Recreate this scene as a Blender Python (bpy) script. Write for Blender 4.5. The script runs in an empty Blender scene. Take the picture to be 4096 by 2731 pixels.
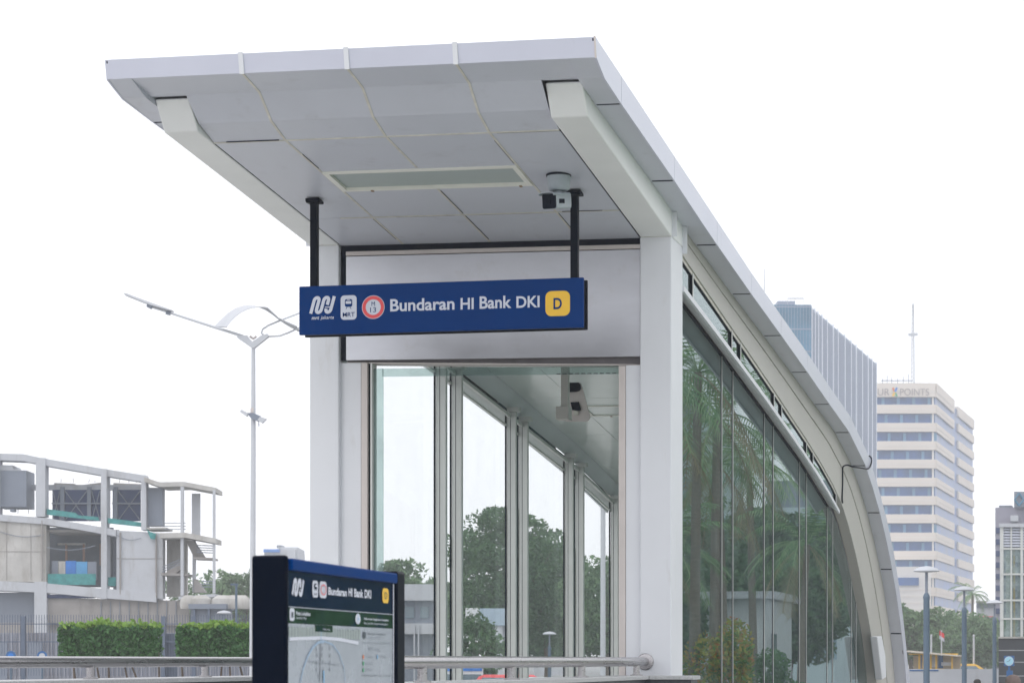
import bpy, bmesh, math, random
from mathutils import Vector, Matrix
random.seed(7)
R = math.radians
sc = bpy.context.scene
COL = sc.collection
# ---------------------------------------------------------------- camera model (photo pixels, 4096 x 2731)
F = 9500.0; XI = 4442.0; CX = 2048.0; HY = 2640.0; EYE = 2.1
TH = math.atan((XI - CX) / F); s_, c_ = math.sin(TH), math.cos(TH)
cam = bpy.data.objects.new('camera', bpy.data.cameras.new('camera')); COL.objects.link(cam)
cam.location = (0, 0, EYE); cam.rotation_euler = (R(90), 0, TH)
cam.data.sensor_width = 36; cam.data.lens = F / 4096 * 36
cam.data.shift_y = (HY - 1365.5) / 4096
cam.data.clip_start = 0.1; cam.data.clip_end = 5000
cam.data.dof.use_dof = True; cam.data.dof.focus_distance = 23.5; cam.data.dof.aperture_fstop = 9.0
sc.camera = cam
# ---------------------------------------------------------------- sky, sun, exposure
SUN_EL, SUN_AZ = R(52), R(205)      # azimuth clockwise from +Y: the sun stands behind the camera, a little left
w = bpy.data.worlds.new('World'); sc.world = w; w.use_nodes = True
nt = w.node_tree; bg = nt.nodes['Background']
sky = nt.nodes.new('ShaderNodeTexSky'); sky.sky_type = 'NISHITA'; sky.sun_disc = False
sky.sun_elevation = SUN_EL; sky.sun_rotation = SUN_AZ; sky.air_density = 1.2; sky.dust_density = 2.0; sky.ozone_density = 1.5
hs = nt.nodes.new('ShaderNodeHueSaturation'); hs.inputs['Saturation'].default_value = 0.22; hs.inputs['Value'].default_value = 1.0
nt.links.new(sky.outputs[0], hs.inputs['Color'])
# a bright even cloud layer over the clear sky
cn = nt.nodes.new('ShaderNodeTexNoise'); cn.inputs['Scale'].default_value = 1.6; cn.inputs['Detail'].default_value = 4
cr_ = nt.nodes.new('ShaderNodeValToRGB'); nt.links.new(cn.outputs[0], cr_.inputs[0])
cr_.color_ramp.elements[0].position = .3; cr_.color_ramp.elements[0].color = (8.5, 8.55, 8.95, 1)
cr_.color_ramp.elements[1].position = .7; cr_.color_ramp.elements[1].color = (9.7, 9.75, 10.1, 1)
wm = nt.nodes.new('ShaderNodeMix'); wm.data_type = 'RGBA'; wm.inputs[0].default_value = .88
nt.links.new(hs.outputs[0], wm.inputs[6]); nt.links.new(cr_.outputs[0], wm.inputs[7]); nt.links.new(wm.outputs[2], bg.inputs['Color'])
bg.inputs['Strength'].default_value = 0.125
sd = bpy.data.lights.new('sun', 'SUN'); sd.energy = 0.5; sd.angle = R(25); sd.color = (1, .96, .9)
so = bpy.data.objects.new('sun', sd); COL.objects.link(so)
so.rotation_euler = (R(90) - SUN_EL, 0, -SUN_AZ + math.pi); so.location = (0, 0, 60)
sc.view_settings.view_transform = 'Standard'; sc.view_settings.look = 'None'
sc.view_settings.exposure = 0.31; sc.view_settings.gamma = 1
sc.cycles.max_bounces = 8; sc.cycles.transparent_max_bounces = 24; sc.cycles.volume_bounces = 1
sc.cycles.caustics_reflective = False; sc.cycles.caustics_refractive = False

# ---------------------------------------------------------------- pixel to place
def PX(px, py, X):
    d = -F * X / (c_ * (XI - px)); Y = (d + X * s_) / c_
    return Vector((X, Y, (HY - py) / F * d + EYE))
def PY(px, py, Y):
    k = (px - CX) / F; X = Y * (k * c_ - s_) / (c_ + k * s_); d = -X * s_ + Y * c_
    return Vector((X, Y, (HY - py) / F * d + EYE))
def PD(px, py, d):
    u = (px - CX) / F * d
    return Vector((u * c_ - d * s_, u * s_ + d * c_, (HY - py) / F * d + EYE))
def ray(px, py):
    k = (px - CX) / F
    return Vector((k * c_ - s_, k * s_ + c_, (HY - py) / F))
class Face:                                   # a flat face with metric u (right), v (up), n (out)
    def __init__(f, o, u, v):
        f.o = Vector(o); f.u = Vector(u).normalized(); f.v = Vector(v).normalized(); f.n = f.u.cross(f.v).normalized()
    def uv(f, px, py):
        r = ray(px, py); t = (f.o - Vector((0, 0, EYE))).dot(f.n) / r.dot(f.n)
        p = Vector((0, 0, EYE)) + r * t - f.o
        return p.dot(f.u), p.dot(f.v)
    def p(f, u, v, h=0.0): return f.o + f.u * u + f.v * v + f.n * h
# ---------------------------------------------------------------- materials
def mat(name, col, rough=.6, metal=0.0, var=.06, vs=3.0, bump=0.0, bs=40.0, dirt=None, spec=.5, streak=0.0, stretch=None):
    m = bpy.data.materials.new(name); m.use_nodes = True; n = m.node_tree.nodes; l = m.node_tree.links
    b = n['Principled BSDF']; b.inputs['Roughness'].default_value = rough; b.inputs['Metallic'].default_value = metal
    b.inputs['Specular IOR Level'].default_value = spec
    tc = n.new('ShaderNodeTexCoord'); src = tc.outputs['Object']
    if stretch:
        mp = n.new('ShaderNodeMapping'); mp.inputs['Scale'].default_value = stretch; l.new(src, mp.inputs[0]); src = mp.outputs[0]
    t = n.new('ShaderNodeTexNoise'); t.inputs['Scale'].default_value = vs; t.inputs['Detail'].default_value = 8; t.inputs['Roughness'].default_value = .62
    l.new(src, t.inputs['Vector'])
    r = n.new('ShaderNodeMapRange'); r.inputs[1].default_value = .3; r.inputs[2].default_value = .7
    r.inputs[3].default_value = 1 - var; r.inputs[4].default_value = 1 + var; l.new(t.outputs[0], r.inputs[0])
    mx = n.new('ShaderNodeVectorMath'); mx.operation = 'SCALE'; mx.inputs[0].default_value = col; l.new(r.outputs[0], mx.inputs['Scale'])
    out = mx.outputs[0]
    if dirt:
        t2 = n.new('ShaderNodeTexNoise'); t2.inputs['Scale'].default_value = dirt[1]; t2.inputs['Detail'].default_value = 12; t2.inputs['Roughness'].default_value = .75
        mp2 = n.new('ShaderNodeMapping'); mp2.inputs['Scale'].default_value = (1, 1, .25) if streak else (1, 1, 1)
        l.new(tc.outputs['Object'], mp2.inputs[0]); l.new(mp2.outputs[0], t2.inputs['Vector'])
        r2 = n.new('ShaderNodeMapRange'); r2.inputs[1].default_value = dirt[2]; r2.inputs[2].default_value = dirt[2] + .16; r2.inputs[4].default_value = dirt[3]
        l.new(t2.outputs[0], r2.inputs[0])
        mi = n.new('ShaderNodeMix'); mi.data_type = 'RGBA'; l.new(r2.outputs[0], mi.inputs[0]); l.new(out, mi.inputs[6]); mi.inputs[7].default_value = (*dirt[0], 1)
        out = mi.outputs[2]
    l.new(out, b.inputs['Base Color'])
    rr = n.new('ShaderNodeMapRange'); rr.inputs[3].default_value = max(.02, rough - .07); rr.inputs[4].default_value = min(1, rough + .1)
    l.new(t.outputs[0], rr.inputs[0]); l.new(rr.outputs[0], b.inputs['Roughness'])
    if bump:
        t3 = n.new('ShaderNodeTexNoise'); t3.inputs['Scale'].default_value = bs; t3.inputs['Detail'].default_value = 5; l.new(tc.outputs['Object'], t3.inputs['Vector'])
        bp = n.new('ShaderNodeBump'); bp.inputs['Strength'].default_value = bump; bp.inputs['Distance'].default_value = .01
        l.new(t3.outputs[0], bp.inputs['Height']); l.new(bp.outputs[0], b.inputs['Normal'])
    return m
def leafmat(name, cols, scale=.8, rough=.55):
    m = bpy.data.materials.new(name); m.use_nodes = True; n = m.node_tree.nodes; l = m.node_tree.links
    b = n['Principled BSDF']; b.inputs['Roughness'].default_value = rough
    g = n.new('ShaderNodeNewGeometry'); tc = n.new('ShaderNodeTexCoord')
    t = n.new('ShaderNodeTexNoise'); t.inputs['Scale'].default_value = scale; t.inputs['Detail'].default_value = 4; l.new(tc.outputs['Object'], t.inputs['Vector'])
    ad = n.new('ShaderNodeMath'); ad.operation = 'MULTIPLY_ADD'; ad.inputs[1].default_value = .5; l.new(g.outputs['Random Per Island'], ad.inputs[0]); 
    ml = n.new('ShaderNodeMath'); ml.operation = 'MULTIPLY'; ml.inputs[1].default_value = .6; l.new(t.outputs[0], ml.inputs[0]); l.new(ml.outputs[0], ad.inputs[2])
    cr = n.new('ShaderNodeValToRGB'); l.new(ad.outputs[0], cr.inputs[0])
    e = cr.color_ramp.elements; e[0].position = .15; e[0].color = (*cols[0], 1); e[1].position = .85; e[1].color = (*cols[-1], 1)
    for i, cc in enumerate(cols[1:-1]):
        q = e.new(.15 + .7 * (i + 1) / (len(cols) - 1)); q.color = (*cc, 1)
    l.new(cr.outputs[0], b.inputs['Base Color'])
    tr = n.new('ShaderNodeBsdfTranslucent'); l.new(cr.outputs[0], tr.inputs[0]); mx = n.new('ShaderNodeMixShader'); mx.inputs[0].default_value = .3
    l.new(b.outputs[0], mx.inputs[1]); l.new(tr.outputs[0], mx.inputs[2]); l.new(mx.outputs[0], n['Material Output'].inputs[0])
    return m
def glassmat(name, tint, ior=1.5, dirt=.06, rough=.0, boost=1.0):
    m = bpy.data.materials.new(name); m.use_nodes = True; n = m.node_tree.nodes; l = m.node_tree.links
    n.remove(n['Principled BSDF']); out = n['Material Output']
    tr = n.new('ShaderNodeBsdfTransparent'); tr.inputs[0].default_value = (*tint, 1)
    gl = n.new('ShaderNodeBsdfGlossy'); gl.inputs['Roughness'].default_value = rough; gl.inputs[0].default_value = (.84, .96, .97, 1)
    fr = n.new('ShaderNodeFresnel'); fr.inputs[0].default_value = ior
    ml = n.new('ShaderNodeMath'); ml.operation = 'MULTIPLY'; ml.use_clamp = True; ml.inputs[1].default_value = boost; l.new(fr.outputs[0], ml.inputs[0])
    mx = n.new('ShaderNodeMixShader'); l.new(ml.outputs[0], mx.inputs[0]); l.new(tr.outputs[0], mx.inputs[1]); l.new(gl.outputs[0], mx.inputs[2])
    df = n.new('ShaderNodeBsdfDiffuse'); df.inputs[0].default_value = (.52, .62, .64, 1)  # pale film: dirt plus a bluish lightening put into the panes' colour
    t = n.new('ShaderNodeTexNoise'); t.inputs['Scale'].default_value = 2.2; t.inputs['Detail'].default_value = 8
    tc = n.new('ShaderNodeTexCoord'); l.new(tc.outputs['Object'], t.inputs['Vector'])
    r = n.new('ShaderNodeMapRange'); r.inputs[1].default_value = .35; r.inputs[2].default_value = .75; r.inputs[3].default_value = dirt * .4; r.inputs[4].default_value = dirt * 2
    l.new(t.outputs[0], r.inputs[0]); m2 = n.new('ShaderNodeMixShader'); l.new(r.outputs[0], m2.inputs[0]); l.new(mx.outputs[0], m2.inputs[1]); l.new(df.outputs[0], m2.inputs[2])
    l.new(m2.outputs[0], out.inputs[0]); return m
M = {}
M['panel'] = mat('aluminium_panel', (.535, .56, .63), .38, .0, .03, 1.3, .05, 120, dirt=((.30, .30, .31), 2.2, .56, .30))
M['fascia'] = mat('fascia_panel', (.58, .60, .70), .33, .1, .03, 1.3, .03, 90, dirt=((.34, .34, .36), 3.5, .60, .35), streak=1)
M['paint'] = mat('painted_steel', (.70, .72, .76), .45, 0, .03, 1.1, .08, 60, dirt=((.44, .42, .37), 4.0, .60, .35), streak=1)
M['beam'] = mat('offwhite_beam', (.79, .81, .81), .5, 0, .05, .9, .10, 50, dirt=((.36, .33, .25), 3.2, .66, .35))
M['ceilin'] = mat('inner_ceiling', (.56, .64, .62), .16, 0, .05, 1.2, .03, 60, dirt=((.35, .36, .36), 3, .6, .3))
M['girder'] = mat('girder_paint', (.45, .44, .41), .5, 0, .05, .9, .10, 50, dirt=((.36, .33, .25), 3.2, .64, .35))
M['seam'] = mat('sealant', (.60, .585, .53), .7, 0, .18, 9, 0, 1, dirt=((.16, .15, .13), 14, .62, .8))
M['grime'] = mat('gap_black', (.006, .010, .025), .8, 0, .2, 9, spec=.1)
M['steel'] = mat('brushed_header', (.55, .56, .60), .36, .8, .08, 1.6, .05, 60, dirt=((.40, .38, .35), 3, .56, .35), stretch=(.8, 1, 2.2))
M['alu'] = mat('window_frame', (.64, .655, .64), .42, .15, .05, 3, dirt=((.22, .22, .19), 7, .66, .5), streak=1)
M['trim'] = mat('beige_trim', (.60, .55, .53), .55, 0, .05, 3)
M['brown'] = mat('shutter_slot', (.13, .12, .13), .7, 0, .2, 5)
M['black'] = mat('gasket', (.004, .008, .018), .45, 0, .2, 8, spec=.04)
M['navy'] = mat('sign_blue', (.0005, .036, .170), .4, 0, .05, 3, .02, 60, dirt=((.012, .06, .22), 5, .70, .5), spec=.02)
M['navydark'] = mat('sign_dark_frame', (.0012, .004, .012), .35, 0, .15, 6, spec=.035)
M['white'] = mat('sign_white', (.62, .65, .74), .5, 0, .04, 6)
M['red'] = mat('sign_red', (.75, .075, .085), .5, 0, .04, 6)
M['yellow'] = mat('sign_yellow', (.86, .52, .035), .5, 0, .04, 6)
M['stainless'] = mat('stainless_tube', (.40, .39, .40), .26, 1, .06, 2, .02, 200, stretch=(6, .4, 6))
M['granite'] = mat('granite', (.045, .05, .06), .45, 0, .35, 60, .1, 90)
M['granitetop'] = mat('granite_top', (.42, .43, .44), .35, 0, .18, 40)
M['camwhite'] = mat('camera_white', (.36, .41, .45), .35, 0, .05, 20)
M['conc'] = mat('weathered_concrete', (.50, .49, .47), .85, 0, .18, .5, .2, 5, dirt=((.24, .21, .17), .45, .48, .6), streak=1)
M['conc2'] = mat('stained_concrete', (.33, .31, .30), .9, 0, .16, .6, .2, 5, dirt=((.17, .16, .15), .5, .52, .6), streak=1)
M['concl'] = mat('painted_concrete', (.52, .54, .58), .8, 0, .08, .5, dirt=((.30, .29, .27), .7, .52, .5), streak=1)
M['greym'] = mat('grey_cladding', (.22, .25, .31), .6, .1, .06, .5)
M['bluedark'] = mat('dark_blue_screen', (.01, .035, .13), .6, 0, .15, .4)
M['bluetarp'] = mat('blue_tarp', (.03, .20, .62), .6, 0, .15, 1.5)
M['net'] = mat('green_net', (.05, .27, .27), .8, 0, .3, 2.5)
M['dkfence'] = mat('dark_fence', (.12, .15, .21), .5, .2, .1, 3)
M['pole'] = mat('pole_paint', (.52, .54, .58), .45, .2, .06, 2)
M['lampblue'] = mat('lamp_bluegrey', (.10, .15, .21), .45, .1, .08, 3)
M['beige'] = mat('hotel_beige', (.72, .66, .60), .75, 0, .05, .08)  # lightened so the colour carries part of the distance haze
M['beigel'] = mat('hotel_pale', (.76, .73, .70), .75, 0, .05, .08)
M['hotelglass'] = mat('hotel_glass', (.03, .11, .33), .3, .0, .4, .25, spec=.35)
M['towerglass'] = mat('tower_teal_glass', (.05, .19, .32), .25, .0, .45, .12, spec=.4)
M['towergrey'] = mat('tower_grey', (.26, .31, .41), .5, .0, .06, .2)
M['towerfin'] = mat('tower_fin', (.74, .78, .86), .4, .0, .05, .3)
M['ground'] = mat('ground_asphalt', (.26, .26, .26), .9, 0, .15, .3, .3, 30)
M['plaza'] = mat('plaza_paving', (.56, .55, .53), .8, 0, .10, .8, .2, 20)
M['interior'] = mat('interior_floor', (.60, .60, .58), .6, 0, .1, 2)
M['bark'] = mat('bark', (.13, .10, .08), .9, 0, .3, 4, .5, 12)
M['palmbark'] = mat('palm_bark', (.20, .17, .14), .9, 0, .25, 5, .5, 14, stretch=(1, 1, 5))
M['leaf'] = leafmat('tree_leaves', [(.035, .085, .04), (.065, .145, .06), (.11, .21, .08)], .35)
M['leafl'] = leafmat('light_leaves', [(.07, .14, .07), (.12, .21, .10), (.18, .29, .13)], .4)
M['hedge'] = leafmat('hedge_leaves', [(.025, .09, .03), (.05, .16, .045), (.085, .23, .06)], 1.2)
M['shoots'] = leafmat('new_shoots', [(.14, .27, .03), (.20, .36, .05), (.26, .42, .08)], 1.5)
M['palm'] = leafmat('palm_leaves', [(.06, .16, .06), (.16, .32, .12), (.38, .50, .26)], .6, .4)
M['palmdry'] = leafmat('dry_fronds', [(.22, .19, .10), (.36, .30, .17)], .6)
M['flower'] = leafmat('flowering_leaves', [(.04, .15, .02), (.12, .28, .04), (.45, .42, .05), (.6, .2, .04)], 2.0)
M['carwhite'] = mat('car_paint_white', (.70, .72, .74), .2, 0, .02, 2, spec=.7)
M['carglass'] = mat('car_glass', (.10, .16, .20), .08, 0, .2, 2, spec=1)
M['tyre'] = mat('rubber', (.02, .02, .02), .8)
M['skin'] = mat('skin', (.36, .20, .13), .5, 0, .05, 10)
M['hair'] = mat('hair', (.012, .010, .010), .5, 0, .3, 60)
M['capgrey'] = mat('cap_grey', (.10, .115, .14), .9, 0, .15, 60, .3, 200)
M['capbrown'] = mat('cap_brown', (.17, .13, .12), .9, 0, .15, 60, .3, 200)
M['cloth1'] = mat('cloth_blue', (.06, .09, .16), .9, 0, .1, 20)
M['cloth2'] = mat('cloth_grey', (.22, .22, .24), .9, 0, .1, 20)
M['yell'] = mat('yellow_paint', (.70, .42, .06), .5, 0, .1, 3)
M['yellroof'] = mat('kiosk_roof', (.60, .55, .47), .6, 0, .08, 2)
M['clock'] = mat('clock_face', (.40, .70, .85), .3, 0, .02, 3)
M['clockblue'] = mat('clock_housing', (.03, .13, .34), .4, 0, .05, 3)
M['lightdiff'] = mat('light_diffuser', (.36, .42, .41), .35, 0, .05, 2, .25, 260)
M['lightframe'] = mat('light_frame', (.80, .80, .74), .45, 0, .05, 3, dirt=((.35, .25, .15), 9, .72, .7))
M['mapwhite'] = mat('map_paper', (.40, .44, .50), .25, 0, .05, 4, spec=.6)
M['mappale'] = mat('map_pale_blue', (.33, .46, .62), .3, 0, .05, 4)
M['mapblue'] = mat('map_blue', (.20, .42, .66), .3, 0, .05, 4)
M['mapgrey'] = mat('map_grey', (.27, .30, .35), .3, 0, .15, 6)
M['mapnavy'] = mat('map_navy', (.002, .014, .05), .06, 0, .08, 5, spec=.25)
M['mapgreenrefl'] = mat('map_green_reflection', (.015, .05, .03), .10, 0, .35, 6, spec=.3, dirt=((.004, .02, .08), 9, .5, 1.0))  # green and navy mottle: tree reflections put into the strip's colour
M['txtdark'] = mat('print_dark', (.04, .06, .08), .5)
M['green'] = mat('print_green', (.05, .35, .16), .5)
M['orange'] = mat('print_orange', (.65, .18, .06), .5)
M['g_side'] = glassmat('side_glass', (.86, .94, .93), 1.60, .035, 0, 1.0)
M['g_left'] = glassmat('left_glass', (.975, .985, .985), 1.2, .010, 0, .12)
M['g_red'] = glassmat('tinted_mauve_glass', (.42, .28, .36), 1.4, .05)
M['g_blue'] = glassmat('tinted_blue_glass', (.40, .56, .66), 1.4, .05)
M['g_door'] = glassmat('door_glass', (.76, .84, .82), 1.5, .14)
M['g_pav'] = glassmat('pavilion_glass', (.78, .86, .83), 1.5, .30)

# ---------------------------------------------------------------- mesh helpers
class MB:
    def __init__(m): m.v = []; m.f = []; m.mi = []; m.cur = 0
    def add(m, vs, fs):
        b = len(m.v); m.v += [Vector(v) for v in vs]; m.f += [tuple(b + i for i in f) for f in fs]; m.mi += [m.cur] * len(fs); return m
    def box(m, x0, x1, y0, y1, z0, z1):
        return m.add([(x0, y0, z0), (x1, y0, z0), (x1, y1, z0), (x0, y1, z0), (x0, y0, z1), (x1, y0, z1), (x1, y1, z1), (x0, y1, z1)],
                     [(0, 3, 2, 1), (4, 5, 6, 7), (0, 1, 5, 4), (1, 2, 6, 5), (2, 3, 7, 6), (3, 0, 4, 7)])
    def prism(m, poly, x0, x1, ax='x'):       # poly of (y,z) swept along x (or (x,z) along y, or (x,y) along z)
        n = len(poly)
        g = {'x': lambda t, p: (t, p[0], p[1]), 'y': lambda t, p: (p[0], t, p[1]), 'z': lambda t, p: (p[0], p[1], t)}[ax]
        m.add([g(x0, p) for p in poly] + [g(x1, p) for p in poly],
              [tuple(range(n)), tuple(range(2 * n - 1, n - 1, -1))] + [(i, i + n, (i + 1) % n + n, (i + 1) % n) for i in range(n)]); return m
    def band(m, top, bot, x0, x1, close=True):     # profile strip between two (y,z) lines of equal length, swept in x
        n = len(top); b = len(m.v)
        vs = []
        for x in (x0, x1): vs += [(x, y, z) for y, z in top] + [(x, y, z) for y, z in bot]
        fs = []
        for i in range(n - 1):
            fs += [(i, i + 1, n + i + 1, n + i), (2 * n + i, 3 * n + i, 3 * n + i + 1, 2 * n + i + 1),
                   (i, 2 * n + i, 2 * n + i + 1, i + 1), (n + i, n + i + 1, 3 * n + i + 1, 3 * n + i)]
        fs += [(0, n, 3 * n, 2 * n), (n - 1, 3 * n - 1, 4 * n - 1, 2 * n - 1)]
        return m.add(vs, fs)
    def tube(m, pts, r, n=12, cap=True):
        pts = [Vector(p) for p in pts]; rs = r if isinstance(r, (list, tuple)) else [r] * len(pts)
        ref = None; rings = []
        for i, p in enumerate(pts):
            t = (pts[min(i + 1, len(pts) - 1)] - pts[max(i - 1, 0)]).normalized()
            if ref is None: ref = t.orthogonal().normalized()
            ref = (ref - t * ref.dot(t)).normalized(); b = t.cross(ref)
            rings.append([p + (ref * math.cos(2 * math.pi * k / n) + b * math.sin(2 * math.pi * k / n)) * rs[i] for k in range(n)])
        vs = [v for g in rings for v in g]
        fs = [(i * n + k, i * n + (k + 1) % n, (i + 1) * n + (k + 1) % n, (i + 1) * n + k) for i in range(len(pts) - 1) for k in range(n)]
        if cap: fs += [tuple(range(n))[::-1], tuple((len(pts) - 1) * n + k for k in range(n))]
        return m.add(vs, fs)
    def lathe(m, c, prof, n=24, axis=(0, 0, 1)):
        q = Vector((0, 0, 1)).rotation_difference(Vector(axis)); c = Vector(c)
        vs = [c + q @ Vector((r * math.cos(2 * math.pi * k / n), r * math.sin(2 * math.pi * k / n), z)) for r, z in prof for k in range(n)]
        fs = [(i * n + k, i * n + (k + 1) % n, (i + 1) * n + (k + 1) % n, (i + 1) * n + k) for i in range(len(prof) - 1) for k in range(n)]
        fs += [tuple(range(n))[::-1], tuple((len(prof) - 1) * n + k for k in range(n))]
        return m.add(vs, fs)
    def xf(m, fn): m.v = [Vector(fn(v)) for v in m.v]; return m
    def build(m, name, material, parent=None, bevel=0, smooth=False):
        me = bpy.data.meshes.new(name); me.from_pydata([tuple(v) for v in m.v], [], m.f)
        mats = material if isinstance(material, (list, tuple)) else [material]
        for q in mats: me.materials.append(M[q] if isinstance(q, str) else q)
        for i, p in enumerate(me.polygons):
            p.material_index = m.mi[i]; p.use_smooth = smooth
        bm = bmesh.new(); bm.from_mesh(me); bmesh.ops.recalc_face_normals(bm, faces=bm.faces); bm.to_mesh(me); bm.free()
        return link(name, me, parent, bevel, smooth)
def link(name, me, parent=None, bevel=0, smooth=False):
    o = bpy.data.objects.new(name, me); COL.objects.link(o)
    if parent: attach(o, parent)
    if bevel:
        b = o.modifiers.new('bevel', 'BEVEL'); b.width = bevel; b.segments = 2; b.limit_method = 'ANGLE'; b.angle_limit = R(40)
    if smooth:
        try: me.set_sharp_from_angle(angle=R(38))
        except Exception: pass
    return o
def wmat(o):
    m = Matrix.LocRotScale(o.location, o.rotation_euler, o.scale)
    return wmat(o.parent) @ o.matrix_parent_inverse @ m if o.parent else m
def attach(o, parent): o.parent = parent; o.matrix_parent_inverse = wmat(parent).inverted()
def thing(name, label, cat, loc=(0, 0, 0), group=None, rot=0.0):
    o = bpy.data.objects.new(name, None); COL.objects.link(o); o.location = loc; o.rotation_euler = (0, 0, rot); o.empty_display_size = .3
    return tag(o, label, cat, group)
def tag(o, label, cat, group=None):
    o['label'] = label; o['category'] = cat
    if group: o['group'] = group
    return o
def kids(o): return [x for x in COL.objects if x.parent == o]
def copy_tree(o, parent=None):
    n = o.copy(); COL.objects.link(n)
    if parent: n.parent = parent; n.matrix_parent_inverse = o.matrix_parent_inverse.copy()
    for ch in [x for x in list(COL.objects) if x.parent == o]: copy_tree(ch, n)
    return n
def interp(prof, y):
    for (a, p), (b, q) in zip(prof, prof[1:]):
        if a <= y <= b: return p + (q - p) * (y - a) / (b - a)
    return prof[0][1] if y < prof[0][0] else prof[-1][1]
def clip(prof, y0, y1):
    return [(y0, interp(prof, y0))] + [p for p in prof if y0 + .01 < p[0] < y1 - .01] + [(y1, interp(prof, y1))]

# text and flat marks ------------------------------------------------------
def text_mesh(s, bold=0.0, shear=0.0, space=1.0):
    cu = bpy.data.curves.new('t', 'FONT'); cu.body = s; cu.size = 1; cu.offset = bold; cu.shear = shear; cu.space_character = space; cu.resolution_u = 5
    o = bpy.data.objects.new('t', cu); COL.objects.link(o)
    bpy.context.view_layer.update()
    dg = bpy.context.evaluated_depsgraph_get(); me = bpy.data.meshes.new_from_object(o.evaluated_get(dg))
    vs = [(v.co.x, v.co.y) for v in me.vertices]; fs = [tuple(p.vertices) for p in me.polygons]
    bpy.data.objects.remove(o); bpy.data.curves.remove(cu); bpy.data.meshes.remove(me)
    return vs, fs
def put_text(mb, face, s, corners, h=.004, bold=0.012, shear=0.0, space=1.0, cap=None):
    """corners: pixel (left, top, right, bottom) or four uv numbers u0,v0,u1,v1 flagged by cap='uv'"""
    vs, fs = text_mesh(s, bold, shear, space)
    x0 = min(v[0] for v in vs); x1 = max(v[0] for v in vs); y0 = min(v[1] for v in vs); y1 = max(v[1] for v in vs)
    if cap == 'uv': u0, v0, u1, v1 = corners
    else:
        (lx, ty), (rx, by) = corners; u0, v1 = face.uv(lx, ty); u1, v0 = face.uv(rx, by)
    mb.add([face.p(u0 + (x - x0) / (x1 - x0) * (u1 - u0), v0 + (y - y0) / (y1 - y0) * (v1 - v0), h) for x, y in vs], fs)
def rrect(mb, face, u0, v0, u1, v1, r, h, n=6):
    pts = []
    for cx, cy, a in ((u1 - r, v1 - r, 0), (u0 + r, v1 - r, 90), (u0 + r, v0 + r, 180), (u1 - r, v0 + r, 270)):
        for k in range(n + 1):
            t = R(a + 90 * k / n); pts.append((cx + r * math.cos(t), cy + r * math.sin(t)))
    mb.add([face.p(u, v, h) for u, v in pts], [tuple(range(len(pts)))])
def ellipse(mb, face, cu, cv, ru, rv, h, ri=0, n=40):
    o = [(cu + ru * math.cos(2 * math.pi * k / n), cv + rv * math.sin(2 * math.pi * k / n)) for k in range(n)]
    if not ri: mb.add([face.p(u, v, h) for u, v in o], [tuple(range(n))]); return
    i = [(cu + ru * ri * math.cos(2 * math.pi * k / n), cv + rv * ri * math.sin(2 * math.pi * k / n)) for k in range(n)]
    mb.add([face.p(u, v, h) for u, v in o + i], [(k, (k + 1) % n, n + (k + 1) % n, n + k) for k in range(n)])
def ribbon(mb, face, pts, wd, h):
    P = [Vector(p) for p in pts]; L = []; Rr = []
    for i, p in enumerate(P):
        a = (P[i] - P[i - 1]).normalized() if i else None; b = (P[i + 1] - P[i]).normalized() if i < len(P) - 1 else None
        t = ((a or b) + (b or a)).normalized(); nn = Vector((-t.y, t.x)); k = 1 / max(.5, nn.dot(Vector((-(a or b).y, (a or b).x))))
        L.append(p + nn * wd / 2 * k); Rr.append(p - nn * wd / 2 * k)
    n = len(P); mb.add([face.p(q.x, q.y, h) for q in L + Rr], [(i, i + 1, n + i + 1, n + i) for i in range(n - 1)])
def wave_logo(mb, face, u0, v0, u1, v1, h):
    # slanted round-shouldered emblem: arch, cup, arch, hook, with a short crossbar
    W, H = u1 - u0, v1 - v0; sl = .17 * W
    def q(x, y): return (u0 + sl * y + (W - sl) * x, v0 + y * H)
    wd = W * .118; e = .06; st = .2175; xs = [e + st * i for i in range(5)]; yr = .16
    pts = [q(xs[0], 0)]
    for i in range(3):
        a, b = xs[i], xs[i + 1]; up = i % 2 == 0; cy = 1 - yr - .065 if up else yr + .065
        for k in range(0, 13):
            t = math.pi * k / 12; pts.append(q((a + b) / 2 - (b - a) / 2 * math.cos(t), cy + (yr if up else -yr) * math.sin(t)))
    pts.append(q(xs[3], .50)); ribbon(mb, face, pts, wd, h)
    a, b = xs[3], xs[4]; pts = [q(xs[3], .27)]
    for k in range(0, 11):
        t = math.pi * k / 10; pts.append(q((a + b) / 2 - (b - a) / 2 * math.cos(t), .225 - .16 * math.sin(t)))
    pts.append(q(xs[4], 1.0)); ribbon(mb, face, pts, wd, h + .001)
    ribbon(mb, face, [q(xs[3] - .07, .36), q(xs[4], .36)], H * .06, h + .002)
def train_icon(mb, face, cu, cv, w, hgt, h):
    rrect(mb, face, cu - w * .5, cv - hgt * .28, cu + w * .5, cv + hgt * .5, w * .22, h)
    for sg in (-1, 1): ribbon(mb, face, [(cu + sg * w * .18, cv - hgt * .3), (cu + sg * w * .36, cv - hgt * .5)], w * .08, h)
def train_cut(mb, face, cu, cv, w, hgt, h):
    rrect(mb, face, cu - w * .38, cv + hgt * .02, cu + w * .38, cv + hgt * .30, w * .05, h)
    rrect(mb, face, cu - w * .2, cv + hgt * .38, cu + w * .2, cv + hgt * .44, w * .02, h)

# ================================================================= SETTING
def structure(o): o['kind'] = 'structure'; return o
structure(MB().box(-1500, 1500, -300, 1500, -.5, 0).build('ground', 'ground'))
structure(MB().box(-60, 1.6, -12, 58, .0041, .5).build('plaza', 'plaza', bevel=.02))
structure(MB().box(1.62, 40, -12, 58, .0041, .42).build('garden_soil', 'leafl'))

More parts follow.
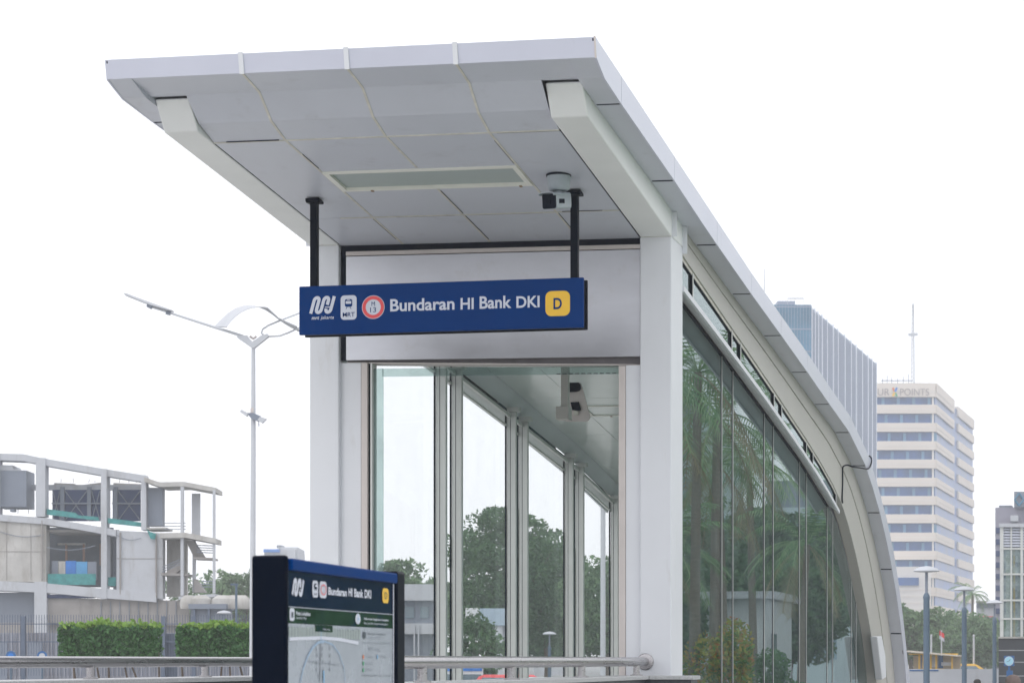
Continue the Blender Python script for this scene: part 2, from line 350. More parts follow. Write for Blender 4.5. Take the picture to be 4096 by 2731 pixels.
# ================================================================= STATION ENTRANCE
E0 = EYE
XM = -6.23                                  # centre line of the entrance
def SH(x): return .018 * (-4.303 - x)       # the frame leans a hair to the right
def sh(v): return (v.x, v.y, v.z + E0 + SH(v.x))
st = thing('station_entrance', 'grey metal and glass underground station entrance with a roof curving down to the ground behind', 'station entrance', (XM, 23.67, .5))
def part(mb, name, m, bevel=0, smooth=False, parent=None, raw=False):
    if not raw: mb.xf(sh)
    return mb.build(name, m, parent or st, bevel, smooth)
XO, XB0, XB1 = -4.072, -4.303, -4.626
mir = lambda x: 2 * XM - x
SOF = [(20.0, 4.781), (22.569, 4.623), (23.666, 4.54), (24.995, 4.448), (27.574, 4.291), (30.28, 4.146), (32.93, 3.997), (35.5, 3.84), (38.3, 3.68), (40.9, 3.357), (42.2, 3.07), (43.47, 2.737), (44.7, 2.33), (45.8, 1.9), (46.9, 1.38), (47.95, .763), (48.8, .15), (49.4, -.47), (50.1, -1.3), (50.3, -1.62)]
FTOP = [(18.945, 5.084), (20.007, 5.017), (22.564, 4.854), (25.128, 4.693), (27.62, 4.533), (30.236, 4.394), (32.918, 4.258), (35.608, 4.09), (38.42, 3.945), (41.156, 3.606), (42.5, 3.33), (43.765, 3.004), (45.1, 2.6), (46.393, 2.115), (47.45, 1.58), (48.457, .956), (49.3, .33), (50.0, -.30), (50.7, -1.1), (50.95, -1.62)]
LOW = [(19.717, 4.614), (23.666, 4.282), (24.339, 4.21), (25.168, 4.129), (26.43, 4.015), (27.8, 3.89), (28.836, 3.80), (31.143, 3.585), (33.0, 3.40), (34.96, 3.21), (36.6, 3.025), (38.15, 2.82), (39.28, 2.62), (40.36, 2.327), (41.5, 1.912), (42.3, 1.57), (43.05, 1.20), (43.8, .81), (44.486, .43), (45.0, .0), (45.45, -.45), (46.4, -1.62)]
CE = [(18.984, 4.928), (19.40, 4.865), (19.70, 4.68), (20.07, 4.591)] + [(y, z + .004) for y, z in LOW if y > 22]
# columns
for x0, x1, lab in ((XB1, XB0, 0), (mir(XB0), mir(XB1), 0)):
    part(MB().box(x0, x1, 23.666, 24.32, -1.6, 4.283), 'column', 'paint', .012)
for x0, x1 in ((XB1, XB0), (mir(XB0), mir(XB1))): part(MB().box(x0 + .001, x1 - .001, 23.6645, 23.67, 4.2795, 4.2830), 'column_joint', 'seam')
# front cantilever beams with the slanted nose
for x0, x1 in ((XB1, XB0), (mir(XB0), mir(XB1))):
    b = MB().prism([(19.50, 4.86), (19.717, 4.614), (23.666, 4.2832), (24.32, 4.2832), (24.32, 4.60), (23.0, 4.60), (20.0, 4.79), (19.6, 4.9)], x0, x1)
    part(b, 'roof_beam', 'beam', .014)
    for yf in (23.70, 24.30):
        x = x1 if x0 > XM else x0
        part(MB().box(*( (x, x + .05) if x0 > XM else (x - .05, x)), yf, yf + .012, 4.285 if yf < 24 else 4.21, interp(SOF, yf) - .003), 'beam_fin', 'paint')
# curved side girders that come down behind as legs, and their crease
ys = [p[0] for p in LOW if p[0] >= 24.3]
def at_frac(n):
    """matched points along the roof underside and the lower edge of the girder"""
    out = []
    def res(prof, y0, k):
        P = clip(prof, y0, prof[-1][0]); L = [0]
        for a, b in zip(P, P[1:]): L.append(L[-1] + math.hypot(b[0] - a[0], b[1] - a[1]))
        r = []
        for i in range(k):
            t = L[-1] * i / (k - 1); j = max(q for q in range(len(L)) if L[q] <= t + 1e-9); j = min(j, len(P) - 2)
            f = (t - L[j]) / (L[j + 1] - L[j]); r.append((P[j][0] + (P[j + 1][0] - P[j][0]) * f, P[j][1] + (P[j + 1][1] - P[j][1]) * f))
        return r
    return res(SOF, 24.33, n), res(LOW, 24.33, n)
A, B = at_frac(40)
def lerp2(a, b, t): return (a[0] + (b[0] - a[0]) * t, a[1] + (b[1] - a[1]) * t)
CR = [lerp2(a, b, .34 + .10 * i / 39) for i, (a, b) in enumerate(zip(A, B))]
CR2 = [lerp2(a, b, .37 + .10 * i / 39) for i, (a, b) in enumerate(zip(A, B))]
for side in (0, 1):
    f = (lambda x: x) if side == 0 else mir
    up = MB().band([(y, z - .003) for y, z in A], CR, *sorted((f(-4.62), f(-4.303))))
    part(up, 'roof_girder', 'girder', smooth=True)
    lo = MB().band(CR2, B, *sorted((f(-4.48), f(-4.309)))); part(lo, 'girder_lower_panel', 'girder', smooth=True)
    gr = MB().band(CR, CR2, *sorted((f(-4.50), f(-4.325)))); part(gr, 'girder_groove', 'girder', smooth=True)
# roof: side soffit strips, fascias, deck, ceiling
for side in (0, 1):
    f = (lambda x: x) if side == 0 else mir
    S0 = [(18.984, 4.93), (19.30, 4.835)] + SOF
    part(MB().band([(y, z + .03) for y, z in SOF], SOF, *sorted((f(-4.33), f(-4.09)))), 'side_soffit', 'panel', smooth=True)
    part(MB().band([(18.99, 5.0), (19.4, 4.96), (20.0, 4.86)], [(18.984, 4.928), (19.30, 4.835), (20.0, 4.778)], *sorted((f(-4.3), f(-4.09)))), 'lip_soffit', 'panel')
    J = [20.007, 22.564, 25.128, 27.62, 30.236, 32.918, 35.608, 38.38, 40.97, 43.6, 46.1, 48.25, 50.0]
    # fascia strip: outer face between soffit edge and top edge
    top = [(18.945, 5.084)] + FTOP[1:]; bot = [(18.984, 4.928)] + SOF
    k = 46
    def res(P, k):
        L = [0]
        for a, b in zip(P, P[1:]): L.append(L[-1] + math.hypot(b[0] - a[0], b[1] - a[1]))
        r = []
        for i in range(k):
            t = L[-1] * i / (k - 1); j = min(max(q for q in range(len(L)) if L[q] <= t + 1e-9), len(P) - 2); g = (t - L[j]) / (L[j + 1] - L[j])
            r.append(lerp2(P[j], P[j + 1], g))
        return r
    joints = [(18.97, 4.945)] + [(y, interp(SOF, y)) for y in J]
    # one panel per bay with a narrow open joint between
    bays = list(zip([18.984] + J[:-1], J)); tops = [18.945] + [a for a in (20.007, 22.564, 25.128, 27.62, 30.236, 32.918, 35.608, 38.42, 41.156, 43.765, 46.393, 48.457, 50.95)]
    Sx = [(18.984, 4.928), (19.30, 4.835)] + SOF
    for i, (a, b) in enumerate(bays):
        g = .006; bb = [(y, z) for y, z in res(clip(Sx, a + g, b - g), 7)]; tt = res(clip(FTOP, tops[i] + g, tops[i + 1] - g), 7)
        part(MB().band(tt, [(y, z - .004) for y, z in bb], *sorted((f(-4.072), f(-4.088)))), 'fascia_panel', 'fascia')
        if i:
            y = a; z = interp(SOF, a)
            n = Vector((0, 1, (interp(SOF, a + .1) - interp(SOF, a - .1)) / .2)).normalized()
            q = MB(); q.add([(f(-4.29), y - n.y * .018, z - n.z * .018 - .003), (f(-4.08), y - n.y * .018, z - n.z * .018 - .003), (f(-4.08), y + n.y * .018, z + n.z * .018 - .003), (f(-4.29), y + n.y * .018, z + n.z * .018 - .003),
                             (f(-4.29), y - n.y * .018, z - n.z * .018 + .02), (f(-4.08), y - n.y * .018, z - n.z * .018 + .02), (f(-4.08), y + n.y * .018, z + n.z * .018 + .02), (f(-4.29), y + n.y * .018, z + n.z * .018 + .02)],
                            [(0, 1, 2, 3), (4, 5, 6, 7), (0, 1, 5, 4), (2, 3, 7, 6), (1, 2, 6, 5), (0, 3, 7, 4)])
            part(q, 'soffit_joint', 'grime')
    part(MB().band([(y, z - .01) for y, z in res(FTOP, 46)], [(y, z) for y, z in res([(18.99, 4.95), (19.3, 4.86)] + [(y, z + .02) for y, z in SOF], 46)], *sorted((f(-4.089), f(-4.10)))), 'fascia_backing', 'grime')
part(MB().band(res(clip(FTOP, 18.99, 50.95), 46), [(y + .0, z - .05) for y, z in res(clip(FTOP, 18.99, 50.95), 46)], mir(-4.09), -4.09), 'roof_deck', 'fascia', smooth=True)
# front fascia in four panels with raised cover strips
SX = [mir(-4.072), -7.145, -6.208, -5.262, -4.072]
for i in range(4):
    part(MB().prism([(18.945, 5.084), (18.984, 4.926), (19.0, 4.926), (18.961, 5.084)], SX[i] + .002, SX[i + 1] - .002), 'fascia_panel', 'fascia')
for x in SX[1:4]:
    part(MB().prism([(18.93, 5.095), (18.972, 4.915), (18.984, 4.920), (18.946, 5.095)], x - .022, x + .022), 'cover_strip', 'paint', .003)
part(MB().prism([(18.935, 5.09), (18.975, 4.92), (18.984, 4.924), (18.946, 5.09)], -4.085, -4.071), 'corner_trim', 'trim')
part(MB().box(mir(-4.1), -4.1, 19.01, 19.06, 4.94, 5.06), 'fascia_backing', 'grime')
# ceiling: lip (between the fascia and the first joint) and the flat slope, each cell its own sheet
def sheet(prof, x0, x1, t=.02): return MB().band([(y, z + t) for y, z in prof], prof, x0, x1)
lip = [(18.985, 4.928), (19.40, 4.865), (19.70, 4.68), (20.07, 4.591)]
lipa = [(18.985, 4.928), (19.40, 4.865)]
part(sheet(lipa, mir(-4.3), -4.3), 'ceiling_lip', 'panel')
part(sheet(lip[1:], mir(XB1) + .012, XB1 - .012), 'ceiling_lip', 'panel')
for x0, x1 in ((XB0 + .03, -4.09), (mir(-4.09), mir(XB0) - .03)):
    part(sheet([(19.401, 4.863), (19.98, 4.80)], x0, x1), 'ceiling_lip', 'panel')
# pocket behind each beam nose
for x0, x1 in ((XB1 - .012, XB0 + .02), (mir(XB0) - .02, mir(XB1) + .012)):
    part(MB().prism([(19.402, 4.862), (19.40, 4.90), (19.52, 4.92), (19.52, 4.885)], x0, x1), 'nose_pocket', 'panel')
CF = [p for p in CE if p[0] >= 20.07]
cells = [20.07, 22.66, 23.72]
for a, b in zip(cells, cells[1:]):
    for i, (x0, x1) in enumerate(zip([mir(XB1) + .006, -7.145, -6.208, -5.262], [-7.145, -6.208, -5.262, XB1 - .006])):
        if a < 21 and i in (1, 2):
            part(sheet(clip(CF, a + .004, 21.07), x0 + .004, x1 - .004), 'ceiling_panel', 'panel'); part(sheet(clip(CF, 21.71, b - .004), x0 + .004, x1 - .004), 'ceiling_panel', 'panel')
        else: part(sheet(clip(CF, a + .004, b - .004), x0 + .004, x1 - .004), 'ceiling_panel', 'panel')
part(MB().band([(y, z + .08) for y, z in CF if y < 24], [(y, z + .05) for y, z in CF if y < 24], mir(XB1), XB1), 'ceiling_backing', 'grime')
CI = clip(CF, 23.85, 46.4)
cy = [23.85, 26.5, 29.1, 31.7, 34.3, 36.9, 39.5, 42.1, 46.4]
for a, b in zip(cy, cy[1:]):
    for x0, x1 in ((mir(-4.62), -7.145), (-7.145, -5.262), (-5.262, -4.62)):
        part(sheet(clip(CI, a + .005, b - .005), x0 + .004, x1 - .004), 'inner_ceiling_panel', 'ceilin', smooth=False)
part(MB().band([(y, z + .09) for y, z in CI], [(y, z + .06) for y, z in CI], mir(-4.62), -4.62), 'ceiling_backing', 'seam')
def crossseam(y, x0, x1, wd=.011, m='seam'):
    z = interp(CF, y); k = (interp(CF, y + .2) - interp(CF, y)) / .2
    part(MB().prism([(y - wd, z - k * wd * -1 - .006), (y + wd, z + k * wd - .006), (y + wd, z + k * wd + .03), (y - wd, z - k * wd + .03)], x0, x1), 'ceiling_joint', m)
crossseam(20.075, mir(XB1) + .01, XB1 - .01); crossseam(22.66, mir(XB1) + .35, XB1 - .01)
def longseam(x, y0, y1, prof=None, wd=.011):
    P = clip(prof or CF, y0, y1); part(MB().band([(y, z + .03) for y, z in P], [(y, z - .004) for y, z in P], x - wd, x + wd), 'ceiling_joint', 'seam')
for x in (-7.145, -6.208, -5.262):
    P = lip; part(MB().band([(y, z + .03) for y, z in P], [(y, z - .005) for y, z in P], x - .011, x + .011), 'ceiling_joint', 'seam')
    longseam(x, 20.09, 21.03 if x == -6.208 else 22.64); 
    if x == -6.208: longseam(x, 21.75, 22.64)
    longseam(x, 22.68, 23.7)
def gapline(x, y0, y1, wd=.0018):
    P = clip(CF, y0, y1); part(MB().band([(y, z + .03) for y, z in P], [(y, z - .0062) for y, z in P], x - wd, x + wd), 'joint_gap', 'grime')
for x, y0, y1 in ((-7.145 + .013, 20.5, 20.95), (-6.208 + .013, 21.8, 22.6), (-5.262 - .013, 20.3, 21.0), (-5.262 + .013, 22.7, 23.6), (-6.208 + .013, 22.7, 23.6), (-7.145 - .013, 22.72, 23.5)): gapline(x, y0, y1)
for y, x0, x1 in ((20.092, -5.2, XB1), (20.058, -7.7, -7.2), (22.675, -6.9, -6.3), (22.675, -6.15, -5.4), (22.645, -5.2, -4.8)): crossseam(y, x0, x1, .002, 'grime')
# dark irregular gap beside each front beam
for x in (XB1 - .004, mir(XB1) + .004):
    P = clip(CF, 20.09, 23.66); part(MB().band([(y, z + .02) for y, z in P], [(y, z - .0015) for y, z in P], x - .004, x + .004), 'beam_joint', 'grime')
# header
HX = lambda px: PY(px, 2000, 23.72).x
part(MB().box(mir(XB1), XB1, 23.74, 23.80, 3.084, 4.30), 'header_backing', 'grime')
part(MB().box(-7.766, XB1 - .004, 23.70, 23.738, 3.078, 4.165), 'header_panel', 'steel', .004)
part(MB().box(-7.766, XB1 - .004, 23.695, 23.738, 4.172, 4.215), 'header_trim', 'trim', .003)
part(MB().prism([(-7.766, 3.082), (XB1, 3.082), (XB1, 3.005), (-7.766, 3.066)], 23.76, 23.95, 'y'), 'shutter_slot', 'brown')
part(MB().prism([(-7.766, 3.064), (XB1, 3.003), (XB1, 2.993), (-7.766, 3.054)], 23.742, 23.97, 'y'), 'shutter_lip', 'trim')
# portal jambs
part(MB().box(HX(1356), HX(1443), 23.73, 23.90, -1.6, 3.055), 'jamb_panel', 'paint', .004)
part(MB().box(HX(1446), HX(1470), 23.71, 23.90, -1.6, 3.05), 'jamb_trim', 'trim', .003)
part(MB().box(HX(1470), HX(1478), 23.76, 23.90, -1.6, 3.05), 'jamb_gasket', 'black')
part(MB().box(HX(1479), HX(1486), 23.74, 23.90, -1.6, 3.05), 'jamb_trim', 'alu')
part(MB().box(HX(2504), XB1, 23.71, 23.90, -1.6, 2.99), 'jamb_panel', 'paint', .004)
part(MB().box(HX(2476), HX(2503), 23.70, 23.90, -1.6, 2.985), 'jamb_trim', 'trim', .003)
part(MB().box(HX(1520), HX(2475), 23.80, 23.812, 2.955 - .04, 2.998), 'transom_glass', 'g_door')
part(MB().box(HX(1487), HX(1524), 23.80, 23.812, -1.6, 3.0), 'side_light_glass', 'g_door')
# gutter with small dark clips seen through the transom
g = MB()
for k in range(11): g.box(HX(2192) + k * .066, HX(2192) + k * .066 + .04, 24.1, 24.12, 2.955, 2.963)
part(g, 'clip_row', 'black')
# side walls: glass, mullions, clerestory ----------------------------------
SILL = [(24.32, 3.866), (26.2, 3.72), (28.03, 3.573), (30.1, 3.40), (32.156, 3.213), (34.0, 3.035), (35.733, 2.85), (37.3, 2.66), (38.9, 2.44)]
GTOP = [(24.32, 3.92 + .01), (25.4, 3.845), (27.74, 3.654), (31.55, 3.309), (35.31, 2.96), (38.86, 2.52), (40.0, 2.36), (41.2, 1.95), (42.4, 1.48), (43.3, 1.05), (44.4, .42), (45.1, -.1), (46.2, -1.5)]
RM = [27.94, 28.79, 31.50, 32.37, 35.20, 36.03, 38.75, 39.54, 42.48, 43.29]
LM = [27.80, 28.525, 31.306, 31.976, 34.849, 35.582, 38.212, 38.95, 42.1, 42.9]
for side in (0, 1):
    f = (lambda x: x) if side == 0 else mir
    g = 'g_side' if side == 0 else 'g_left'
    ed = [24.33] + (RM if side == 0 else LM) + [45.9]
    for i, (a, b) in enumerate(zip(ed, ed[1:])):
        P = clip(GTOP, a + .02, b - .02)
        part(MB().band(P, [(y, -1.59) for y, z in P], *sorted((f(-4.48), f(-4.49)))), 'glass_pane', g)
    for y in ed[1:-1]:
        zt = interp(GTOP, y)
        part(MB().box(*sorted((f(-4.476), f(-4.494))), y - .019, y - .001, -1.6, zt), 'glass_joint', 'black')
        part(MB().box(*sorted((f(-4.470), f(-4.494))), y + .001, y + .019, -1.6, zt - .01), 'edge_trim', 'alu')
        # inward fin with a groove
        fin = MB().box(*sorted((f(-4.50), f(-4.625))), y - .0, y + .075, -1.6, zt - .02)
        fo = part(fin, 'mullion_fin', 'alu', .006)
        part(MB().box(*sorted((f(-4.545), f(-4.551))), y - .003, y + .001, -1.58, zt - .05), 'fin_groove', 'grime', parent=st)
        part(MB().box(*sorted((f(-4.50), f(-4.67))), y - .02, y + .12, zt - .02, zt + .045), 'fin_bracket', 'alu', .004)
    P = clip(GTOP, 24.33, 38.9)
    part(MB().band([(y, z + .02) for y, z in P], [(y, z - .035) for y, z in P], *sorted((f(-4.468), f(-4.479)))), 'head_gasket', 'black')
    # sloping soffit from the gasket out to the sill, and the sill rail itself
    S = SILL; top = []; 
    part(MB().band([(y, z + .012) for y, z in S], [(y, z - .045) for y, z in S], *sorted((f(-4.285), f(-4.315)))), 'sill_rail', 'paint')
    v = []; n = 20
    for i in range(n):
        y = 24.33 + (38.88 - 24.33) * i / (n - 1); zs = interp(SILL, y) - .03; zg = interp(GTOP, y) + .012
        v += [(f(-4.30), y, zs), (f(-4.478), y, zg), (f(-4.30), y, zs + .012), (f(-4.478), y, zg + .012)]
    q = MB(); q.add(v, [t for i in range(n - 1) for t in ((4 * i, 4 * i + 4, 4 * i + 5, 4 * i + 1), (4 * i + 2, 4 * i + 3, 4 * i + 7, 4 * i + 6))])
    part(q, 'sill_soffit', 'beam')
    # clerestory band
    CL = [24.34, 25.05, 27.45, 27.6, 28.3, 31.1, 31.3, 32.0, 34.6, 34.8, 35.5, 38.75]
    wins = [(24.36, 25.05), (25.09, 27.72), (27.80, 28.42), (28.47, 31.35), (31.42, 32.10), (32.16, 34.8), (34.88, 35.6), (35.66, 38.62)]
    for i, (a, b) in enumerate(wins):
        ta = [(y, z - .035) for y, z in clip(LOW, a, b)]; ba = [(y, interp(SILL, y) + .03) for y, z in ta]
        gm = g if side == 0 else ('g_red' if i in (2, 3) else 'g_blue' if i in (4, 5) else 'g_left')
        part(MB().band(ta, ba, *sorted((f(-4.345), f(-4.353)))), 'clerestory_glass', gm)
    for a in [24.34] + [(p[1] + q_[0]) / 2 for p, q_ in zip(wins, wins[1:])] + [38.7]:
        part(MB().box(*sorted((f(-4.318), f(-4.362))), a - .032, a + .004, interp(SILL, a) + .01, interp(LOW, a) - .01), 'clerestory_post', 'alu')
        part(MB().box(*sorted((f(-4.325), f(-4.350))), a - .055, a - .033, interp(SILL, a) + .03, interp(LOW, a) - .02), 'clerestory_gasket', 'black')
    P = clip(LOW, 24.34, 38.7)
    part(MB().band([(y, z - .005) for y, z in P], [(y, z - .04) for y, z in P], *sorted((f(-4.325), f(-4.36)))), 'clerestory_head', 'seam')
    part(MB().band([(y, z - .04) for y, z in P], [(y, z - .052) for y, z in P], *sorted((f(-4.33), f(-4.35)))), 'clerestory_gasket', 'black')
# left wall: inner transom rail and inner ceiling cove above the glass
P = clip(GTOP, 24.4, 38.7)
part(MB().band([(y, z - .055) for y, z in P], [(y, z - .10) for y, z in P], mir(-4.52), mir(-4.56)), 'transom_rail', 'alu')
part(MB().band([(y, z - .19) for y, z in P], [(y, z - .215) for y, z in P], mir(-4.47), mir(-4.50)), 'outer_gutter_edge', 'alu')
for f in (lambda x: x, mir):
    v = []; n = 30
    for i in range(n):
        y = 24.34 + (43.6 - 24.34) * i / (n - 1)
        v += [(f(-4.625), y, interp(LOW, y) + .002), (f(-4.497), y, interp(GTOP, y) + .03), (f(-4.61), y, interp(LOW, y) + .03), (f(-4.485), y, interp(GTOP, y) + .06)]
    q = MB(); q.add(v, [t for i in range(n - 1) for t in ((4 * i, 4 * i + 4, 4 * i + 5, 4 * i + 1), (4 * i + 2, 4 * i + 3, 4 * i + 7, 4 * i + 6))]); part(q, 'ceiling_cove', 'paint')
# floor inside and kerb wall at the back
part(MB().box(mir(-4.49), -4.49, 23.9, 46.3, -1.595, -1.56), 'floor_slab', 'interior')
# white cover panel on the girder leg
q = PX(3488, 2538, -4.303); 
cv = MB().prism([(44.15, .44), (45.05, .46), (45.75, .1), (45.95, -.32), (45.15, -.36)], -4.306, -4.17)
part(cv, 'leg_cover', 'paint', .02)

M['rust'] = mat('rusty_catch', (.28, .20, .13), .8)
# ---- recessed ceiling lights
def ceiling_light(x0, x1, y0, y1, label):
    z = interp(CF, (y0 + y1) / 2) + E0
    t = thing('ceiling_light', label, 'ceiling light', ((x0 + x1) / 2, (y0 + y1) / 2, z), 'recessed ceiling lights of the station entrance')
    def pf(a, b, dz0, dz1): return [(y, z + dz1) for y, z in clip(CF, a, b)], [(y, z + dz0) for y, z in clip(CF, a, b)]
    fr = MB(); w_ = .05
    for a, b, xa, xb in ((y0, y0 + w_, x0, x1), (y1 - w_, y1, x0, x1), (y0 + w_, y1 - w_, x0, x0 + w_), (y0 + w_, y1 - w_, x1 - w_, x1)):
        T, Bt = pf(a, b, -.014, .03); fr.band(T, Bt, xa, xb)
    fr.xf(sh).build('frame', 'lightframe', t)
    T, Bt = pf(y0 + w_, y1 - w_, .012, .02); MB().band(T, Bt, x0 + w_, x1 - w_).xf(sh).build('diffuser', 'lightdiff', t)
    h = MB()
    for k in (.16, .94): h.box(x0 + (x1 - x0) * k - .012, x0 + (x1 - x0) * k + .012, y1 - .03, y1 + .012, interp(CF, y1) - .022, interp(CF, y1) - .002)
    h.xf(sh).build('catch', M['rust'], t)
ceiling_light(-7.14, -5.267, 21.07, 21.70, 'long recessed light with cream frame in the ceiling in front of the header')
ceiling_light(-7.14, -5.267, 27.6, 28.3, 'recessed light inside the station just behind the header glass strip')
ceiling_light(-7.14, -5.267, 32.2, 32.9, 'recessed light deeper inside the station beyond the hanging box')

# ---- hanging sign
SY = 21.83
sg = thing('hanging_sign', 'long blue station name sign hanging on two dark posts under the roof', 'sign', (-6.33, 21.93, 3.2 + E0))
def tz(v): return v
a = PY(1194, 1146, SY); b = PY(2333, 1109, SY); cc = PY(2334, 1309, SY); dd = PY(1196, 1340, SY)
fs_ = Face(dd, cc - dd, Vector((0, 0, 1)))
W = (cc - dd).length; H = ((a - dd).length + (b - cc).length) / 2; fs_.v = Vector((0, 0, 1))
def slab(face, u0, u1, v0, v1, h0, h1):
    return MB().add([face.p(u, v, h) for h in (h0, h1) for u, v in ((u0, v0), (u1, v0), (u1, v1), (u0, v1))], [(0, 3, 2, 1), (4, 5, 6, 7), (0, 1, 5, 4), (1, 2, 6, 5), (2, 3, 7, 6), (3, 0, 4, 7)])
slab(fs_, 0, W, 0, H, -.035, 0).build('front_panel', 'navy', sg, .008)
slab(fs_, .02, W - .02, .012, H - .012, -.165, -.036).build('core_box', 'navydark', sg)
slab(fs_, 0, W, 0, H, -.20, -.166).build('rear_panel', 'navydark', sg, .008)
for px in (1258, 2299):
    y = 21.95; X = PY(px, 900, y).x; zc = interp(CF, y) + SH(X) + E0
    hp = MB().box(X - .036, X + .036, y - .036, y + .036, fs_.p(0, H).z - .02 + (X + 6) * -.003, zc - .02).build('hanger_post', 'navydark', sg, .006)
    MB().prism([(y - .075, zc - .005), (y + .075, zc - .018), (y + .075, zc - .045), (y - .055, zc - .045), (y - .075, zc - .03)], X - .07, X + .07).build('mounting_plate', 'navydark', hp, .005)
r5 = lambda x, y: (1150 + x * .5527, 950 + y * .5527)
# fit precisely: baseline follows the face, so take cap height at the left letter
t_ = MB(); u0, v1 = fs_.uv(*r5(746, 447)); _, v0 = fs_.uv(*r5(746, 531)); u1, _ = fs_.uv(*r5(1826, 500))
for word, xa, xb, da in (('Bundaran', 745, 1210, 0), ('HI', 1254, 1349, 0), ('Bank', 1392, 1622, 0), ('DKI', 1658, 1826, 0)):
    t_ = MB(); ua, _ = fs_.uv(*r5(xa, 500)); ub_, _ = fs_.uv(*r5(xb, 500)); put_text(t_, fs_, word, (ua, v0, ub_, v1 + (.008 if word[-1] in 'nk' else -.002)), h=.002, bold=.022, cap='uv'); t_.build('name_word', 'white', sg)
lg = MB(); u0, v0 = fs_.uv(*r5(160, 551)); u1, _ = fs_.uv(*r5(352, 551)); _, v1 = fs_.uv(*r5(350, 422)); wave_logo(lg, fs_, u0, v0 , u1, v1, .003)
for word, xa, xb, bo in (('mrt', 176, 232, .03), ('jakarta', 240, 337, .008)):
    u0, _ = fs_.uv(*r5(xa, 580)); u1, _ = fs_.uv(*r5(xb, 580)); _, v1 = fs_.uv(*r5(xa, 566 if word == 'jakarta' else 571)); _, v0 = fs_.uv(*r5(xa, 598 if word == 'jakarta' else 594))
    put_text(lg, fs_, word, (u0, v0, u1, v1), bold=bo, shear=.25, cap='uv')
lg.build('operator_emblem', 'white', sg)
ic = MB(); u0, v0 = fs_.uv(*r5(386, 594)); u1, v1 = fs_.uv(*r5(503, 413)); rrect(ic, fs_, u0, v0, u1, v1, (u1 - u0) * .22, .003)
ico = ic.build('train_badge', 'white', sg)
tr = MB(); cu = (u0 + u1) / 2; train_icon(tr, fs_, cu, v0 + (v1 - v0) * .64, (u1 - u0) * .46, (v1 - v0) * .40, .006)
put_text(tr, fs_, 'MRT', (u0 + (u1 - u0) * .14, v0 + (v1 - v0) * .12, u1 - (u1 - u0) * .12, v0 + (v1 - v0) * .30), h=.006, bold=.004, cap='uv'); tr.build('train_pictogram', 'navy', ico)
tc_ = MB(); train_cut(tc_, fs_, cu, v0 + (v1 - v0) * .64, (u1 - u0) * .46, (v1 - v0) * .40, .009); tc_.build('train_windows', 'white', ico)
u0, v0 = fs_.uv(*r5(540, 588)); u1, v1 = fs_.uv(*r5(706, 411)); cu, cv_ = (u0 + u1) / 2, (v0 + v1) / 2; rr_ = (u1 - u0) / 2; rv_ = (v1 - v0) / 2
rb = MB(); ellipse(rb, fs_, cu, cv_, rr_, rv_, .003); rbo = rb.build('route_badge', 'white', sg)
rg = MB(); ellipse(rg, fs_, cu, cv_, rr_ * .95, rv_ * .95, .006, .70); rg.build('red_ring', 'red', rbo)
rt = MB(); put_text(rt, fs_, 'M', (cu - rr_ * .15, cv_ + rv_ * .10, cu + rr_ * .15, cv_ + rv_ * .46), h=.006, bold=.0, cap='uv')
put_text(rt, fs_, '13', (cu - rr_ * .27, cv_ - rv_ * .44, cu + rr_ * .25, cv_ - rv_ * .02), h=.006, bold=.0, cap='uv'); rt.build('route_number', 'navy', rbo)
u0, v0 = fs_.uv(*r5(1868, 556)); u1, v1 = fs_.uv(*r5(2047, 368)); yb = MB(); rrect(yb, fs_, u0, v0, u1, v1, (u1 - u0) * .24, .003); ybo = yb.build('exit_badge', 'yellow', sg)
yd = MB(); put_text(yd, fs_, 'D', (u0 + (u1 - u0) * .33, v0 + (v1 - v0) * .27, u1 - (u1 - u0) * .33, v1 - (v1 - v0) * .28), h=.006, bold=.02, cap='uv'); yd.build('exit_letter', 'navy', ybo)

# ---- bullet camera under the roof
cy_, cx_ = 21.43, -4.954
cz = interp(CF, cy_) + SH(cx_) + E0
cm = thing('security_camera', 'white bullet camera with black face under the roof beside the right sign post', 'security camera', (cx_, cy_, cz))
bs = MB().lathe((cx_, cy_, cz - .145), [(.045, 0), (.085, .002), (.100, .018), (.104, .05), (.107, .055), (.109, .15)], 32).build('mount_base', 'camwhite', cm, smooth=True)
MB().lathe((cx_, cy_, cz - .010), [(.116, 0), (.120, .03)], 32).build('rubber_ring', 'black', bs)
MB().tube([(cx_, cy_, cz - .20), (cx_, cy_, cz - .14)], .03, 16).build('swivel_joint', 'camwhite', cm, smooth=True)
p0 = PY(2245, 775, 21.30)
dirv = (Vector((-.46, -1.0, -.16))).normalized()
cb = Vector((cx_ - .02, cy_ - .02, cz - .245)); q = Vector((1, 0, 0)); q = (q - dirv * q.dot(dirv)).normalized(); upv = q.cross(dirv).normalized()
if upv.z < 0: upv = -upv
def rb_section(w, h, n=5):
    w *= 1.22; h *= 1.22
    pts = []; r = min(w, h) * .3
    for ccx, ccy, a in ((w - r, h - r, 0), (-w + r, h - r, 90), (-w + r, -h + r, 180), (w - r, -h + r, 270)):
        for k in range(n + 1): t = R(a + 90 * k / n); pts.append((ccx + r * math.cos(t), ccy + r * math.sin(t)))
    return pts
def loft(mb, c0, secs):
    n = len(secs[0][1]); vs = []
    for d, sec in secs: vs += [c0 + dirv * d + q * x + upv * y for x, y in sec]
    fs = [(i * n + k, i * n + (k + 1) % n, (i + 1) * n + (k + 1) % n, (i + 1) * n + k) for i in range(len(secs) - 1) for k in range(n)]
    fs += [tuple(range(n)), tuple((len(secs) - 1) * n + k for k in range(n))]; mb.add(vs, fs); return mb
loft(MB(), cb, [(-.16, rb_section(.045, .04)), (-.13, rb_section(.062, .055)), (.10, rb_section(.066, .058))]).build('camera_body', 'camwhite', cm, smooth=True)
